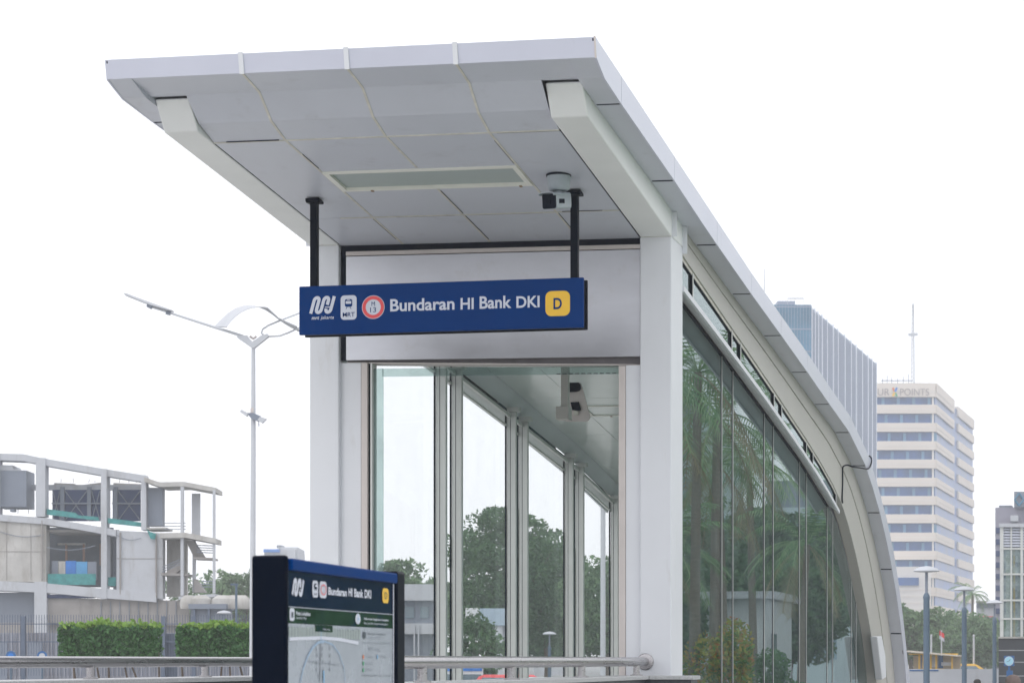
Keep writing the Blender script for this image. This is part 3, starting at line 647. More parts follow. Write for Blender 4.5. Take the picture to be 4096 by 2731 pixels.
loft(MB(), cb, [(.101, rb_section(.062, .054)), (.112, rb_section(.062, .054))]).build('front_glass', 'black', cm)
hd = MB(); hs_ = [(x, y) for x, y in rb_section(.074, .066) if y > .0]; hs_ = hs_ + [(x * .93, y * .93) for x, y in reversed(hs_)]
loft(hd, cb, [(-.11, hs_), (.15, hs_)]).build('sun_hood', 'camwhite', cm)
ln = MB(); ln.tube([cb + dirv * .112, cb + dirv * .120], .028, 20); ln.build('lens', 'navydark', cm)
ty = MB(); ty.add([cb + dirv * d + q * .081 + upv * z for d, z in ((-.02, -.02), (.06, -.02), (.06, .02), (-.02, .02))] + [cb + dirv * d + q * .084 + upv * z for d, z in ((-.02, -.02), (.06, -.02), (.06, .02), (-.02, .02))], [(0, 1, 2, 3), (4, 5, 6, 7), (0, 1, 5, 4), (1, 2, 6, 5), (2, 3, 7, 6), (3, 0, 4, 7)]); ty.build('side_label', 'black', cm)

# ---- devices hanging inside the entrance
Yb = 26.2
p = PY(2261, 1482, Yb); zt = interp(CF, Yb) + E0 + SH(p.x) - .002
hb = thing('hanging_box', 'cream box hanging on a square post from the ceiling inside the entrance', 'junction box', (p.x, Yb, zt))
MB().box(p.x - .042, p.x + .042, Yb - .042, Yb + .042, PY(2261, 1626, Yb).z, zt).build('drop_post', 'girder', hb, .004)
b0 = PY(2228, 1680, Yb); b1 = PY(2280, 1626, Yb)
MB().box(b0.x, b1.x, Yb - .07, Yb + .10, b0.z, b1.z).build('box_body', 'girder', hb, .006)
pl = thing('ceiling_access_plate', 'rounded cream plate with two black fittings on the ceiling behind the hanging box', 'ceiling plate', PY(2315, 1600, 28.9))
Yp = 28.5; fp = Face(PY(2290, 1685, Yp), (1, 0, -.01), (0, .62, .75)); fp = Face(PY(2290, 1687, Yp), (1, 0, 0), (.0, 0, 1))
def ppoly(pts, h0, h1):
    a = [fp.uv(*p) for p in pts]; n = len(a)
    return MB().add([fp.p(u, v, h0) for u, v in a] + [fp.p(u, v, h1) for u, v in a], [tuple(range(n)), tuple(range(n, 2 * n))] + [(i, (i + 1) % n, n + (i + 1) % n, n + i) for i in range(n)])
ppoly([(2262, 1532), (2316, 1530), (2324, 1536), (2330, 1553), (2360, 1665), (2358, 1675), (2350, 1683), (2338, 1685), (2262, 1685)], -.03, 0).build('plate', 'trim', pl, .004)
ppoly([(2262, 1531), (2316, 1530), (2323, 1538), (2325, 1552), (2319, 1563), (2306, 1567), (2262, 1569)], .001, .03).build('sensor_cap', 'black', pl, .003)
ppoly([(2283, 1609), (2316, 1607), (2325, 1640), (2318, 1642), (2290, 1640)], .001, .02).build('fitting', 'black', pl, .002)
ppoly([(2296, 1640), (2316, 1648), (2316, 1660), (2296, 1662)], .001, .03).build('bracket', 'seam', pl, .002)

# ---- cable over the fascia
cab = MB(); r3 = lambda x, y: (3200 + x * .3509, 1650 + y * .3509)
pts = [PX(*r3(485, 1025), -4.30), PX(*r3(480, 960), -4.29), PX(*r3(486, 800), -4.285), PX(*r3(486, 640), -4.28), PX(*r3(505, 605), -4.26), PX(*r3(545, 597), -4.22), PX(*r3(600, 615), -4.15), PX(*r3(690, 628), -4.08), PX(*r3(760, 640), -4.055), PX(*r3(795, 620), -4.05), PX(*r3(815, 560), -4.05), PX(*r3(812, 515), -4.06), PX(*r3(790, 492), -4.08)]
sm = []
for i in range(len(pts) - 1):
    p0, p1, p2, p3 = pts[max(i - 1, 0)], pts[i], pts[i + 1], pts[min(i + 2, len(pts) - 1)]
    for k in range(5):
        t = k / 5; sm.append(.5 * ((2 * p1) + (-p0 + p2) * t + (2 * p0 - 5 * p1 + 4 * p2 - p3) * t * t + (-p0 + 3 * p1 - 3 * p2 + p3) * t ** 3))
sm.append(pts[-1]); cab.tube(sm, .013, 8)
tag(cab.build('cable', 'black', smooth=True), 'black cable bent over the grey roof edge where the roof curves down', 'cable')

# ---- parapets with stainless handrails
def rail(xr, ys, y0, y1, label, plabel, xa, xb, ext):
    pr_ = thing('parapet', plabel, 'low wall', ((xa + xb) / 2, (y0 + y1) / 2, .5))
    m = MB().box(xa + .03, xb - .03, y0, y1, .501, EYE - .192); 
    if ext: m.box(xb - .03, xb + .42, 23.25, 23.62, .501, EYE - .192)
    m.build('wall_body', 'granite', pr_)
    cp = MB().box(xa, xb, y0 - .02, y1, EYE - .19, EYE - .15).build('coping', 'granitetop', pr_, .006)
    if ext: MB().box(xb + .002, xb + .45, 23.22, 23.64, EYE - .19, EYE - .15).build('coping', 'granitetop', pr_, .006)
    h = thing('handrail', label, 'handrail', (xr, y0, EYE - .15), 'stainless handrails on the parapets')
    MB().tube([(xr, y0 - .1, EYE - .012), (xr, (y0 + y1) / 2, EYE - .012), (xr, 23.64, EYE - .012)], .045, 28).build('rail_tube', 'stainless', h, smooth=True)
    MB().lathe((xr, 23.664, EYE - .012), [(.085, 0), (.085, .010), (.078, .018), (.05, .022)], 32, (0, -1, 0)).build('wall_flange', 'stainless', h, smooth=True)
    for y in ys:
        pt = MB().tube([(xr, y, EYE - .15), (xr, y, EYE - .04)], .034, 20).build('rail_post', 'stainless', h, smooth=True)
        MB().lathe((xr, y, EYE - .1495), [(.062, 0), (.062, .010), (.040, .012), (.040, .02)], 24).build('base_flange', 'stainless', pt, smooth=True)
rail(-4.57, [15.62, 18.13, 20.67, 23.2], 14.0, 23.6, 'steel handrail fixed to the right column with a round flange', 'dark granite parapet running to the right column', -4.86, -4.45, True)
rail(-8.0, [12.8, 15.3, 17.8, 20.3, 22.8], 10.5, 23.6, 'steel handrail on the pale parapet left of the map board', 'pale topped parapet at the left under the long handrail', -8.35, -7.78, False)

# ---- information board
d1, d2 = 8.05, 9.45
A0 = PD(1153, 2240, d1); B0 = PD(1575, 2300, d2); A0.z = B0.z = .5
fb = Face(A0, B0 - A0, (0, 0, 1)); WB = (B0 - A0).length
zt = PD(1153, 2226, d1).z - .5
ib = thing('information_board', 'freestanding dark blue station map board in front of the left column', 'information board', fb.p(WB / 2, 0, -.1))
uL0, _ = fb.uv(1127, 2400); uR1, _ = fb.uv(1628, 2400)
def cpoly(u0, u1, h0, h1, v0, v1): return slab(fb, u0, u1, v0, v1, h0, h1)
cpoly(-.030, -.002, -.122, .004, 0, zt + .005).build('left_post', 'navydark', ib, .01)
cpoly(WB + .002, WB + .13, -.145, .014, 0, zt + .005).build('right_post', 'navydark', ib, .01)
cpoly(-.001, WB + .001, -.09, -.004, .08, zt - .03).build('panel_core', 'navydark', ib)
cpoly(-.001, WB + .001, -.09, .016, zt - .045, zt - .005).build('top_rail', 'navy', ib, .006)
r7 = lambda x, y: (950 + x * .37054, 2150 + y * .37054)
uvp = lambda x, y: fb.uv(*r7(x, y))
vh = uvp(560, 740)[1]; vg = uvp(560, 918)[1]; vt = zt - .046
def flat(u0, v0, u1, v1, h, name, m, parent=None, r=None):
    mb = MB(); rrect(mb, fb, u0, v0, u1, v1, r if r else .0005, h, 4 if r else 1); return mb.build(name, m, parent or ib)
flat(.0, vh, WB - .02, vt, .0, 'header_strip', 'mapnavy')
flat(.0, vg, WB - .02, vh - .003, .0, 'subheader_strip', 'mapgreenrefl')
flat(.0, .1, WB - .02, vg - .001, .0, 'map_sheet', 'mapwhite')
flat(WB - .019, .1, WB - .004, vt, .002, 'edge_strip', 'white')
flat(.0, vh - .002, WB - .02, vh + .0, .003, 'divider_line', 'white')
def bt(s, x0, yt, x1, yb, m, name, bold=.0, h=.003, parent=None):
    u0, v1 = uvp(x0, yt); _, v0 = uvp(x0, yb); u1, _ = uvp(x1, yb); mb = MB(); put_text(mb, fb, s, (u0, v0, u1, v1), h=h, bold=bold, cap='uv'); return mb.build(name, m, parent or ib)
for word, xa, xb, ya, yb_ in (('Bundaran', 972, 1172, 529, 614), ('HI', 1190, 1232, 540, 628), ('Bank', 1252, 1350, 547, 638), ('DKI', 1364, 1435, 556, 648)): bt(word, xa, ya, xb, yb_, 'white', 'name_word', .035)
lm = MB(); u0, v0 = uvp(578, 612); u1, _ = uvp(708, 612); _, v1 = uvp(708, 458); _, v1 = uvp(600, 445); wave_logo(lm, fb, u0, v0, u1, v1, .003); lm.build('operator_emblem', 'white', ib)
def badge(x0, yt, x1, yb, m, name, k=.22):
    u0, v1 = uvp(x0, yt); _, v0 = uvp(x0, yb); u1, _ = uvp(x1, yb); o = flat(u0, v0, u1, v1, .003, name, m, r=(u1 - u0) * k); return o, u0, v0, u1, v1
o, u0, v0, u1, v1 = badge(800, 458, 862, 640, 'white', 'train_badge'); q_ = MB(); train_icon(q_, fb, (u0 + u1) / 2, v0 + (v1 - v0) * .62, (u1 - u0) * .5, (v1 - v0) * .42, .005)
put_text(q_, fb, 'MRT', (u0 + (u1 - u0) * .2, v0 + (v1 - v0) * .12, u1 - (u1 - u0) * .2, v0 + (v1 - v0) * .25), h=.005, bold=0, cap='uv'); q_.build('train_pictogram', 'mapnavy', o)
q_ = MB(); train_cut(q_, fb, (u0 + u1) / 2, v0 + (v1 - v0) * .62, (u1 - u0) * .5, (v1 - v0) * .42, .007); q_.build('train_windows', 'white', o)
o, u0, v0, u1, v1 = badge(876, 466, 955, 645, 'white', 'route_badge'); q_ = MB(); ellipse(q_, fb, (u0 + u1) / 2, (v0 + v1) / 2, (u1 - u0) * .38, (v1 - v0) * .33, .005, .82); q_.build('red_ring', 'red', o)
q_ = MB(); cu, cv_ = (u0 + u1) / 2, (v0 + v1) / 2; put_text(q_, fb, 'M', (cu - .006, cv_ + .004, cu + .006, cv_ + .016), h=.005, bold=0, cap='uv'); put_text(q_, fb, '13', (cu - .009, cv_ - .014, cu + .009, cv_ - .001), h=.005, bold=0, cap='uv'); q_.build('route_number', 'mapgrey', o)
o, u0, v0, u1, v1 = badge(1556, 540, 1624, 700, 'yellow', 'exit_badge'); q_ = MB(); put_text(q_, fb, 'D', (u0 + (u1 - u0) * .32, v0 + (v1 - v0) * .28, u1 - (u1 - u0) * .3, v1 - (v1 - v0) * .27), h=.005, bold=.0, cap='uv'); q_.build('exit_letter', 'txtdark', o)
o, u0, v0, u1, v1 = badge(554, 755, 606, 893, 'white', 'info_badge'); q_ = MB(); rrect(q_, fb, u0 + (u1 - u0) * .32, v0 + (v1 - v0) * .25, u1 - (u1 - u0) * .32, v1 - (v1 - v0) * .3, .004, .005); q_.build('info_pictogram', 'txtdark', o)
bt('Peta Lokalitas', 625, 790, 778, 832, 'white', 'map_title', .02); bt('Locality Map', 625, 845, 735, 880, 'white', 'map_subtitle')
u0, v0 = uvp(1265, 935); u1, v1 = uvp(1320, 812); q_ = MB(); ellipse(q_, fb, (u0 + u1) / 2, (v0 + v1) / 2, (u1 - u0) / 2, (v1 - v0) / 2 - .002, .003); o = q_.build('transit_badge', 'white', ib)
q_ = MB(); cu, cv_ = (u0 + u1) / 2, (v0 + v1) / 2; ribbon(q_, fb, [(cu, cv_ - .018), (cu, cv_ + .018)], .003, .005); ribbon(q_, fb, [(cu - .016, cv_), (cu + .016, cv_)], .003, .006); q_.build('transit_arrows', 'mapblue', o)
bt('Informasi Angkutan Lanjutan', 1360, 858, 1622, 890, 'white', 'transit_title', .02); bt('Key to public transport connections', 1360, 905, 1615, 935, 'white', 'transit_subtitle')
# map drawing
u0, v1 = uvp(832, 938); _, v0 = uvp(832, 1010); u1, _ = uvp(1022, 1010); flat(u0, v0, u1, v1, .002, 'map_heading_tab', 'mapgreenrefl'); bt('Dukuh Atas', 915, 975, 990, 995, 'white', 'map_heading', 0, .004)
q_ = MB(); u0, v0 = uvp(556, 1080); _, v1 = uvp(556, 930); u1, _ = uvp(1335, 1080)
for k in range(26):
    ua = .004 + (u1 - .01) * k / 26; q_.add([fb.p(ua, v0 + .003, .0015), fb.p(ua + (u1 / 26) * .8, v0 + .003, .0015), fb.p(ua + (u1 / 26) * .8, min(v1, vg) - .006 - .01 * random.random(), .0015), fb.p(ua, min(v1, vg) - .006, .0015)], [(0, 1, 2, 3)])
q_.build('map_blocks', mat('map_block', (.36, .42, .42), .3, 0, .1, 30), ib)
def mline(pts, wd, m, name, h=.002):
    q_ = MB(); ribbon(q_, fb, [uvp(*p) for p in pts], wd, h); return q_.build(name, m, ib)
mline([(556, 1090), (700, 1085), (900, 1078), (1100, 1095), (1300, 1135)], .012, 'white', 'map_road')
mline([(670, 1560), (700, 1420), (745, 1290), (800, 1190), (860, 1130), (930, 1115)], .009, 'mappale', 'map_river', .003)
mline([(930, 1115), (1020, 1150), (1090, 1250), (1140, 1400), (1155, 1560)], .005, 'mappale', 'map_river', .0035)
mline([(893, 1010), (893, 1110)], .004, 'mapblue', 'map_line', .004); mline([(920, 1430), (922, 1560)], .016, 'mapblue', 'map_station_mark', .004)
mline([(893, 1120), (890, 1300), (885, 1560)], .010, 'mapgrey', 'map_road', .0025)
mline([(760, 1330), (850, 1340), (1100, 1370)], .003, 'mapgrey', 'map_road', .003)
for k in range(14):
    x = 840 + (k % 3) * 65 + random.random() * 30; y = 1160 + (k // 3) * 75 + random.random() * 20
    mline([(x, y), (x, y + 45)], .009, 'mapgrey', 'map_building', .0022 + k * .0001)
mline([(1340, 1130), (1660, 1136)], .003, 'mapgrey', 'legend_rule'); mline([(1340, 1480), (1660, 1488)], .003, 'mapgrey', 'legend_rule')
o, u0, v0, u1, v1 = badge(1347, 1012, 1378, 1085, 'txtdark', 'bus_badge', .25)
bt('Halte Bus Transjakarta', 1392, 1020, 1590, 1050, 'txtdark', 'legend_text'); bt('Transjakarta Bus Stop', 1392, 1065, 1545, 1090, 'mapgrey', 'legend_text')
bt('MRT Line', 1410, 1180, 1540, 1215, 'mapgrey', 'legend_text')
for x, y, m, s2 in ((1352, 1283, 'orange', 'Wisma Nusantara'), (1503, 1283, 'mapblue', 'Plaza Indonesia'), (1352, 1355, 'green', 'Stasiun Kereta'), (1352, 1425, 'green', 'Stasiun Sudirman')):
    u0, v0 = uvp(x, y); q_ = MB(); ellipse(q_, fb, u0, v0, .009, .009, .003); q_.build('legend_dot', m, ib)
    bt(s2, x + 25, y - 15, x + 105, y + 5, 'mapgrey', 'legend_text')

# ================================================================= PLANTS
def quads(mb, c, r, n, size, rnd=random):
    for _ in range(n):
        while True:
            p = Vector((rnd.uniform(-1, 1), rnd.uniform(-1, 1), rnd.uniform(-1, 1)))
            if p.length < 1: break
        if p.length > 0: p = p.normalized() * (p.length ** .45)
        p = Vector((c[0] + p.x * r[0], c[1] + p.y * r[1], c[2] + p.z * r[2]))
        a = Vector((rnd.gauss(0, 1), rnd.gauss(0, 1), rnd.gauss(0, 1))).normalized(); b = a.orthogonal().normalized()
        b = (Matrix.Rotation(rnd.uniform(0, 6.3), 3, a) @ b); cc = a.cross(b); q = size * rnd.uniform(.6, 1.3)
        mb.add([p - b * q, p + cc * q * .45, p + b * q, p - cc * q * .45], [(0, 1, 2, 3)])
def tree(loc, h, rx, label, kind='leaf', n=5200, trunk=.22, group='broadleaf trees behind the station', seed=1, leaf=.16, shape=1.0, clumps=26):
    rd = random.Random(seed); t = thing('tree', label, 'tree', loc, group); x, y, z = loc
    tk = MB(); top = h * .62
    tk.tube([(x, y, z), (x + .1, y, z + h * .2), (x - .05, y + .1, z + h * .4), (x + .1, y, z + top)], [trunk, trunk * .85, trunk * .7, trunk * .35], 9)
    cr = MB(); rz = h * .36 * shape; cz_ = z + h * .64
    for i in range(clumps):
        a = rd.uniform(0, 6.283); e = rd.uniform(-.9, 1); k = math.sqrt(max(0, 1 - e * e)) * rd.uniform(.55, .95)
        p = (x + rx * k * math.cos(a), y + rx * k * math.sin(a), cz_ + rz * e * rd.uniform(.6, .95))
        sz = rx * rd.uniform(.20, .42)
        quads(cr, p, (sz, sz, sz * .72), n // clumps, leaf, rd)
        if i % 2 == 0:
            tk.tube([(x, y, z + h * .32 + rd.random() * h * .15), (x + (p[0] - x) * .5, y + (p[1] - y) * .5, (p[2] + z + h * .4) / 2), p], [trunk * .4, trunk * .25, trunk * .08], 6)
    quads(cr, (x, y, cz_ - rz * .1), (rx * .72, rx * .72, rz * .8), n // 2, leaf, rd)
    tk.build('trunk', 'bark', t, smooth=True); cr.build('crown', kind, t); return t
def palm(loc, h, label, seed=1, L=2.6, nf=20, dry=3, group='palms in the garden beside the station'):
    rd = random.Random(seed); t = thing('palm_tree', label, 'palm tree', loc, group); x, y, z = loc
    bx, by = rd.uniform(-.3, .3), rd.uniform(-.3, .3)
    MB().tube([(x, y, z), (x + bx * .3, y + by * .3, z + h * .4), (x + bx * .7, y + by * .7, z + h * .8), (x + bx, y + by, z + h)], [.20, .15, .13, .12], 10).build('trunk', 'palmbark', t, smooth=True)
    gr, dr = MB(), MB()
    for i in range(nf + dry):
        mb = gr if i < nf else dr
        a = 2.4 * i + rd.uniform(-.2, .2); el = rd.uniform(-.1, 1.2) if i < nf else rd.uniform(-.9, -.4); ln = L * rd.uniform(.8, 1.1)
        p = Vector((x + bx, y + by, z + h)); d = Vector((math.cos(a) * math.cos(el), math.sin(a) * math.cos(el), math.sin(el))); pts = [p.copy()]
        for k in range(14):
            p = p + d * ln / 14; d.z -= .13 if i < nf else .10; d.normalize(); pts.append(p.copy())
        mb.tube(pts[::2] + [pts[-1]], [.02] * 7 + [.012] * (len(pts[::2]) + 1 - 7), 4)
        for k in range(2, 14):
            for f_ in (0, .5):
                q0 = pts[k].lerp(pts[min(k + 1, 14)], f_); tt = (pts[min(k + 1, 14)] - pts[k - 1]).normalized(); sd_ = tt.cross(Vector((0, 0, 1))).normalized()
                ll = ln * .24 * math.sin(math.pi * (k + f_) / 16.5) ** .6
                for sg_ in (-1, 1):
                    e = q0 + (sd_ * sg_ * .8 + tt * .6 + Vector((0, 0, -.45 + rd.uniform(-.1, .1)))).normalized() * ll
                    wv = tt * .028; mb.add([q0 - wv, q0 + wv, e], [(0, 1, 2)])
    gr.build('crown', 'palm', t)
    if dry: dr.build('dry_fronds', 'palmdry', t)
    return t
G = .0
def at(px, d, z=G): v = PD(px, 2000, d); return (v.x, v.y, z)
# trees seen through the entrance glass
tree(at(2030, 120), 9.8, 3.6, 'big rounded tree seen through the middle panes of the far glass wall', 'leaf', 16000, seed=3, leaf=.125, clumps=34)
tree(at(2185, 128), 8.7, 3.0, 'tree right of the big rounded tree through the far glass wall', 'leaf', 11000, seed=5, leaf=.125)
tree(at(2420, 116), 7.4, 2.4, 'small tree beside the pale tall pole at the end of the far glass wall', 'leafl', 8000, seed=8, leaf=.12)
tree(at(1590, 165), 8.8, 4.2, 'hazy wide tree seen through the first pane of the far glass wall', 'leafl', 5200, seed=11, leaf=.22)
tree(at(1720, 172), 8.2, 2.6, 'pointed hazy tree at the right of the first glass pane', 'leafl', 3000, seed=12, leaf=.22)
tree(at(1900, 98), 4.2, 1.5, 'low bushy tree in front of the white block through the glass', 'leaf', 2600, seed=13, leaf=.11, trunk=.1)
tree(at(2080, 140), 6.0, 3.4, 'low dark tree filling the gap under the big rounded tree', 'leaf', 3600, seed=14, leaf=.19)
tree(at(2290, 150), 6.6, 3.0, 'tree behind the mushroom lamp near the end of the far glass wall', 'leaf', 3600, seed=15, leaf=.19)
tree(at(2520, 150), 8.0, 3.4, 'tree hidden mostly behind the right column of the entrance', 'leafl', 2500, seed=16, leaf=.2)
# trees left, behind the unfinished building
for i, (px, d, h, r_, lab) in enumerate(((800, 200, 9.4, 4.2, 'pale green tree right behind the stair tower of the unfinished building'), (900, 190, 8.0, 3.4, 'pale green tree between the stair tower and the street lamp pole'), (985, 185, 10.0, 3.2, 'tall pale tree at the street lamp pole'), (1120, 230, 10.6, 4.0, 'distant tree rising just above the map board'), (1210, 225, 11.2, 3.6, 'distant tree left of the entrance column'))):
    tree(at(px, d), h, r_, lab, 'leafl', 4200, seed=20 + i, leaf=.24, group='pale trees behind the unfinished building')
# trees right, under the hotel
for i, (px, d, h, r_, k, lab) in enumerate(((3640, 190, 9.2, 3.2, 'leaf', 'dark tree at the foot of the roof curve'), (3760, 215, 8.0, 4.0, 'leafl', 'tree behind the red and white flag'), (3860, 205, 7.8, 3.8, 'leafl', 'bright tree left of the middle mushroom lamp'), (3950, 220, 7.4, 3.8, 'leafl', 'tree right of the middle mushroom lamp'), (3700, 225, 6.4, 3.4, 'leaf', 'low dark tree above the yellow kiosk'), (3990, 240, 9.6, 3.0, 'leaf', 'dark tree left of the glass lift pavilion'), (3850, 260, 10.2, 3.2, 'leaf', 'bluish tree rising in front of the lower hotel corner'))):
    tree(at(px, d), h * .74, r_, lab, 'leafl', 4200, seed=40 + i, leaf=.24, group='trees below the striped hotel')  # whole row takes the pale leaves, haze fade put into their colour
palm(at(3890, 235), 8.6, 'hazy palm rising above the trees between the lamps', 61, 2.6, 18, 0, 'distant palms')
0 and palm(at(3990, 235), 8.6, 'hazy palm just left of the glass lift pavilion', 62, 2.4, 16, 0, 'distant palms')
# garden right of the station, mirrored in the side glass
PL = [(3.4, 78, 8.6, 3.6), (2.4, 66, 10.2, 3.6), (2.2, 88, 6.4, 3.2), (3.4, 52, 8.0, 3.2), (2.6, 60, 9.0, 3.3), (4.6, 66, 7.0, 3.2), (3.0, 73, 9.6, 3.4), (5.5, 80, 8.2, 3.2), (4.2, 90, 9.8, 3.2), (3.4, 57, 4.8, 2.8), (4.0, 69, 5.2, 2.8)]
LB = ['full palm mirrored at the middle of the second pane', 'tallest palm mirrored at the top of the first pane', 'mid height palm mirrored in the middle of the third pane', 'palm with wide drooping fronds mirrored in the first side pane', 'tall palm mirrored high in the first side pane', 'shorter palm with dry fronds mirrored in the second side pane', 'tall palm mirrored in the second side pane', 'palm with brown fronds mirrored in the third side pane', 'tall palm mirrored in the fourth side pane', 'low young palm mirrored at the bottom of the first pane', 'low young palm mirrored at the bottom of the second pane']
for i, (x, y, h, L_) in enumerate(PL):
    if i in (3, 5, 7): continue
    palm((x, y, .42 if y < 58 else 0), h, LB[i], 70 + i, L_, 22, 5)
for i, (x, y, h, r_) in enumerate(((12, 66, 5.5, 2.6), (13, 80, 6.0, 3.0), (9.5, 96, 5.5, 2.6), (8.5, 110, 6.0, 3.0), (13, 52, 5.5, 2.6), (12, 125, 10, 5.0))):
    tree((x, y, 0), h, r_, ['garden tree behind the palms, mirrored low in the first pane', 'broad garden tree mirrored in the second pane', 'garden tree mirrored in the third pane', 'garden tree mirrored in the fourth pane', 'small garden tree nearest the station side', 'far garden tree mirrored at the end of the side glass'][i], 'leaf', 6000, seed=90 + i, leaf=.2, group='garden trees right of the station')
def bush(loc, r, kind, label, seed, n=1500, leaf=.09, group='garden bushes beside the station'):
    rd = random.Random(seed); t = thing('bush', label, 'bush', loc, group); cr = MB(); x, y, z = loc
    for i in range(9):
        a = rd.uniform(0, 6.28); quads(cr, (x + r[0] * .5 * math.cos(a), y + r[1] * .5 * math.sin(a), z + r[2] * rd.uniform(.4, 1.5)), (r[0] * .55, r[1] * .55, r[2] * .5), n // 9, leaf, rd)
    cr.build('leaves', kind, t); MB().tube([(x, y, z), (x, y, z + r[2])], [.05, .02], 6).build('stem', 'bark', t)
bush((1.7, 66, 0), (1.0, 1.2, 1.7), 'flower', 'flowering bush with yellow and orange blooms mirrored in the second pane', 5, 3600)
bush((2.6, 60, 0), (1.0, 1.2, 1.4), 'flower', 'tall flowering bush mirrored in the first pane', 6, 3000)
bush((2.2, 84, 0), (1.1, 1.4, 1.3), 'hedge', 'green bush mirrored low in the fourth pane', 7, 2400)

# hedges on the left street side
def hedge(px0, px1, d, ztop, zbot, label, seed):
    rd = random.Random(seed); a = PD(px0, 0, d); b = PD(px1, 0, d); L = (b - a); L.z = 0; n_ = Vector((-s_, c_, 0)); loc = (a + b) / 2
    t = thing('hedge', label, 'hedge', (loc.x, loc.y, 0), 'clipped hedges behind the left handrail')
    lv, sh_ = MB(), MB()
    def leaf(mb, p, q):
        u = Vector((rd.gauss(0, 1), rd.gauss(0, 1), rd.gauss(0, 1))).normalized(); v = u.orthogonal(); v = Matrix.Rotation(rd.uniform(0, 6.3), 3, u) @ v; w2 = u.cross(v); q *= rd.uniform(.7, 1.3)
        mb.add([p - v * q, p + w2 * q * .5, p + v * q, p - w2 * q * .5], [(0, 1, 2, 3)])
    holes = [(rd.random(), rd.uniform(.15, .8), rd.uniform(.012, .03), rd.uniform(.08, .2)) for _ in range(16)]
    for _ in range(15000):
        u, w2, z = rd.random(), rd.random(), rd.random(); k = rd.random()
        if any(((u - a1) / a3) ** 2 + ((z - a2) / a4) ** 2 < 1 for a1, a2, a3, a4 in holes) and rd.random() < .75: continue
        if k < .55: w2 = -.05 + .1 * rd.random() ** .5 * (1 + rd.random())
        elif k < .75: z = .95 + .06 * rd.random()
        bul = .07 * math.sin(u * 9) + .05 * math.sin(u * 23 + z * 7)
        p = Vector((a.x, a.y, 0)) + L * u + n_ * (w2 * 1.2 + bul); p.z = zbot + (ztop - zbot) * z + .04 * math.sin(u * 17)
        leaf(lv, p, .055)
    for _ in range(1500):
        u = min(1, max(0, rd.gauss(.42, .17) if rd.random() < .5 else rd.random())); p = Vector((a.x, a.y, 0)) + L * u + n_ * rd.random() * 1.2; p.z = ztop + abs(rd.gauss(0, .06)) + .12 * math.exp(-((u - .4) / .12) ** 2) * rd.random()
        leaf(sh_, p, .055)
    stm = MB()
    for _ in range(34):
        p = Vector((a.x, a.y, 0)) + L * rd.random() + n_ * rd.random(); p.z = ztop - .05; q2 = p + Vector((rd.uniform(-.08, .08), 0, rd.uniform(.10, .28))); stm.tube([p, q2], .008, 4)
        for j in range(4): leaf(sh_, p.lerp(q2, .4 + j * .2), .05)
    for k in range(7):
        p = Vector((a.x, a.y, 0)) + L * ((k + .5) / 7) + n_ * .6; stm.tube([p, p + Vector((rd.uniform(-.2, .2), 0, zbot * .5)), p + Vector((rd.uniform(-.4, .4), 0, zbot + .2))], [.05, .04, .02], 6)
    lv.build('foliage', 'hedge', t); sh_.build('new_shoots', 'shoots', t)
    stm.build('stems', 'bark', t)
hedge(234, 626, 62, EYE + .85, EYE + .02, 'long clipped hedge with light new shoots in front of the unfinished building', 1)
hedge(706, 1120, 62, EYE + .83, EYE + .02, 'clipped hedge behind the small lamp next to the map board', 2)

# ================================================================= LEFT: lamps, fence, unfinished building
def local(root_d, name, label, cat, px=CX, group=None):
    v = PD(px, 0, root_d); t = thing(name, label, cat, (v.x, v.y, 0), group, TH); return t
class L:                                     # boxes given by photo pixels at a real distance, with real depth
    def __init__(s, d): s.d = d; s.m = MB()
    def xyz(s, px, py, b=0.0):
        u = (px - CX) / F * s.d; z = (HY - py) / F * s.d + EYE; dd = s.d + b
        if px > 3400: return Vector((u * c_ - s.d * s_, u * s_ + s.d * c_ + b, z))
        return Vector((u * c_ - dd * s_, u * s_ + dd * c_, z))
    def box(s, x0, x1, yt, yb, b0=0.0, b1=.4):
        vs = [s.xyz(x, y, b) for b in (b0, b1) for x, y in ((x0, yb), (x1, yb), (x1, yt), (x0, yt))]
        s.m.add(vs, [(0, 1, 2, 3), (7, 6, 5, 4), (0, 4, 5, 1), (1, 5, 6, 2), (2, 6, 7, 3), (3, 7, 4, 0)]); return s
    def poly(s, pts, b0=0.0, b1=.4):
        n = len(pts); s.m.add([s.xyz(x, y, b) for b in (b0, b1) for x, y in pts], [tuple(range(n)), tuple(range(2 * n - 1, n - 1, -1))] + [(i, i + n, (i + 1) % n + n, (i + 1) % n) for i in range(n)]); return s
    def strip(s, top, th, b0=0.0, b1=.4):
        return s.poly(list(top) + [(x, y + (th if not callable(th) else th(x))) for x, y in reversed(top)], b0, b1)
    def bar(s, p, q, w_, b=0.0):
        s.m.tube([s.xyz(*p, b), s.xyz(*q, b)], w_, 6); return s
    def to(s, name, m, parent): o = s.m.build(name, m, parent); s.m = MB(); return o
r6 = lambda x, y: (x * .6257, 1750 + y * .6257)
def BX(l, x0, x1, y0, y1, b0=0, b1=.4): a = r6(x0, y0); b = r6(x1, y1); l.box(a[0], b[0], a[1], b[1], b0, b1); return l
def PS(pts): return [r6(*p) for p in pts]
D = 150
ub = local(D, 'unfinished_building', 'grey concrete shell of an unfinished building with open frames and blue tarps', 'building', 400)
l = L(D)
l.strip(PS([(-200, 102), (0, 100), (150, 105), (280, 132), (500, 170), (660, 198), (925, 240)]), 27, 0, 1.6).to('curved_rim', 'concl', ub)
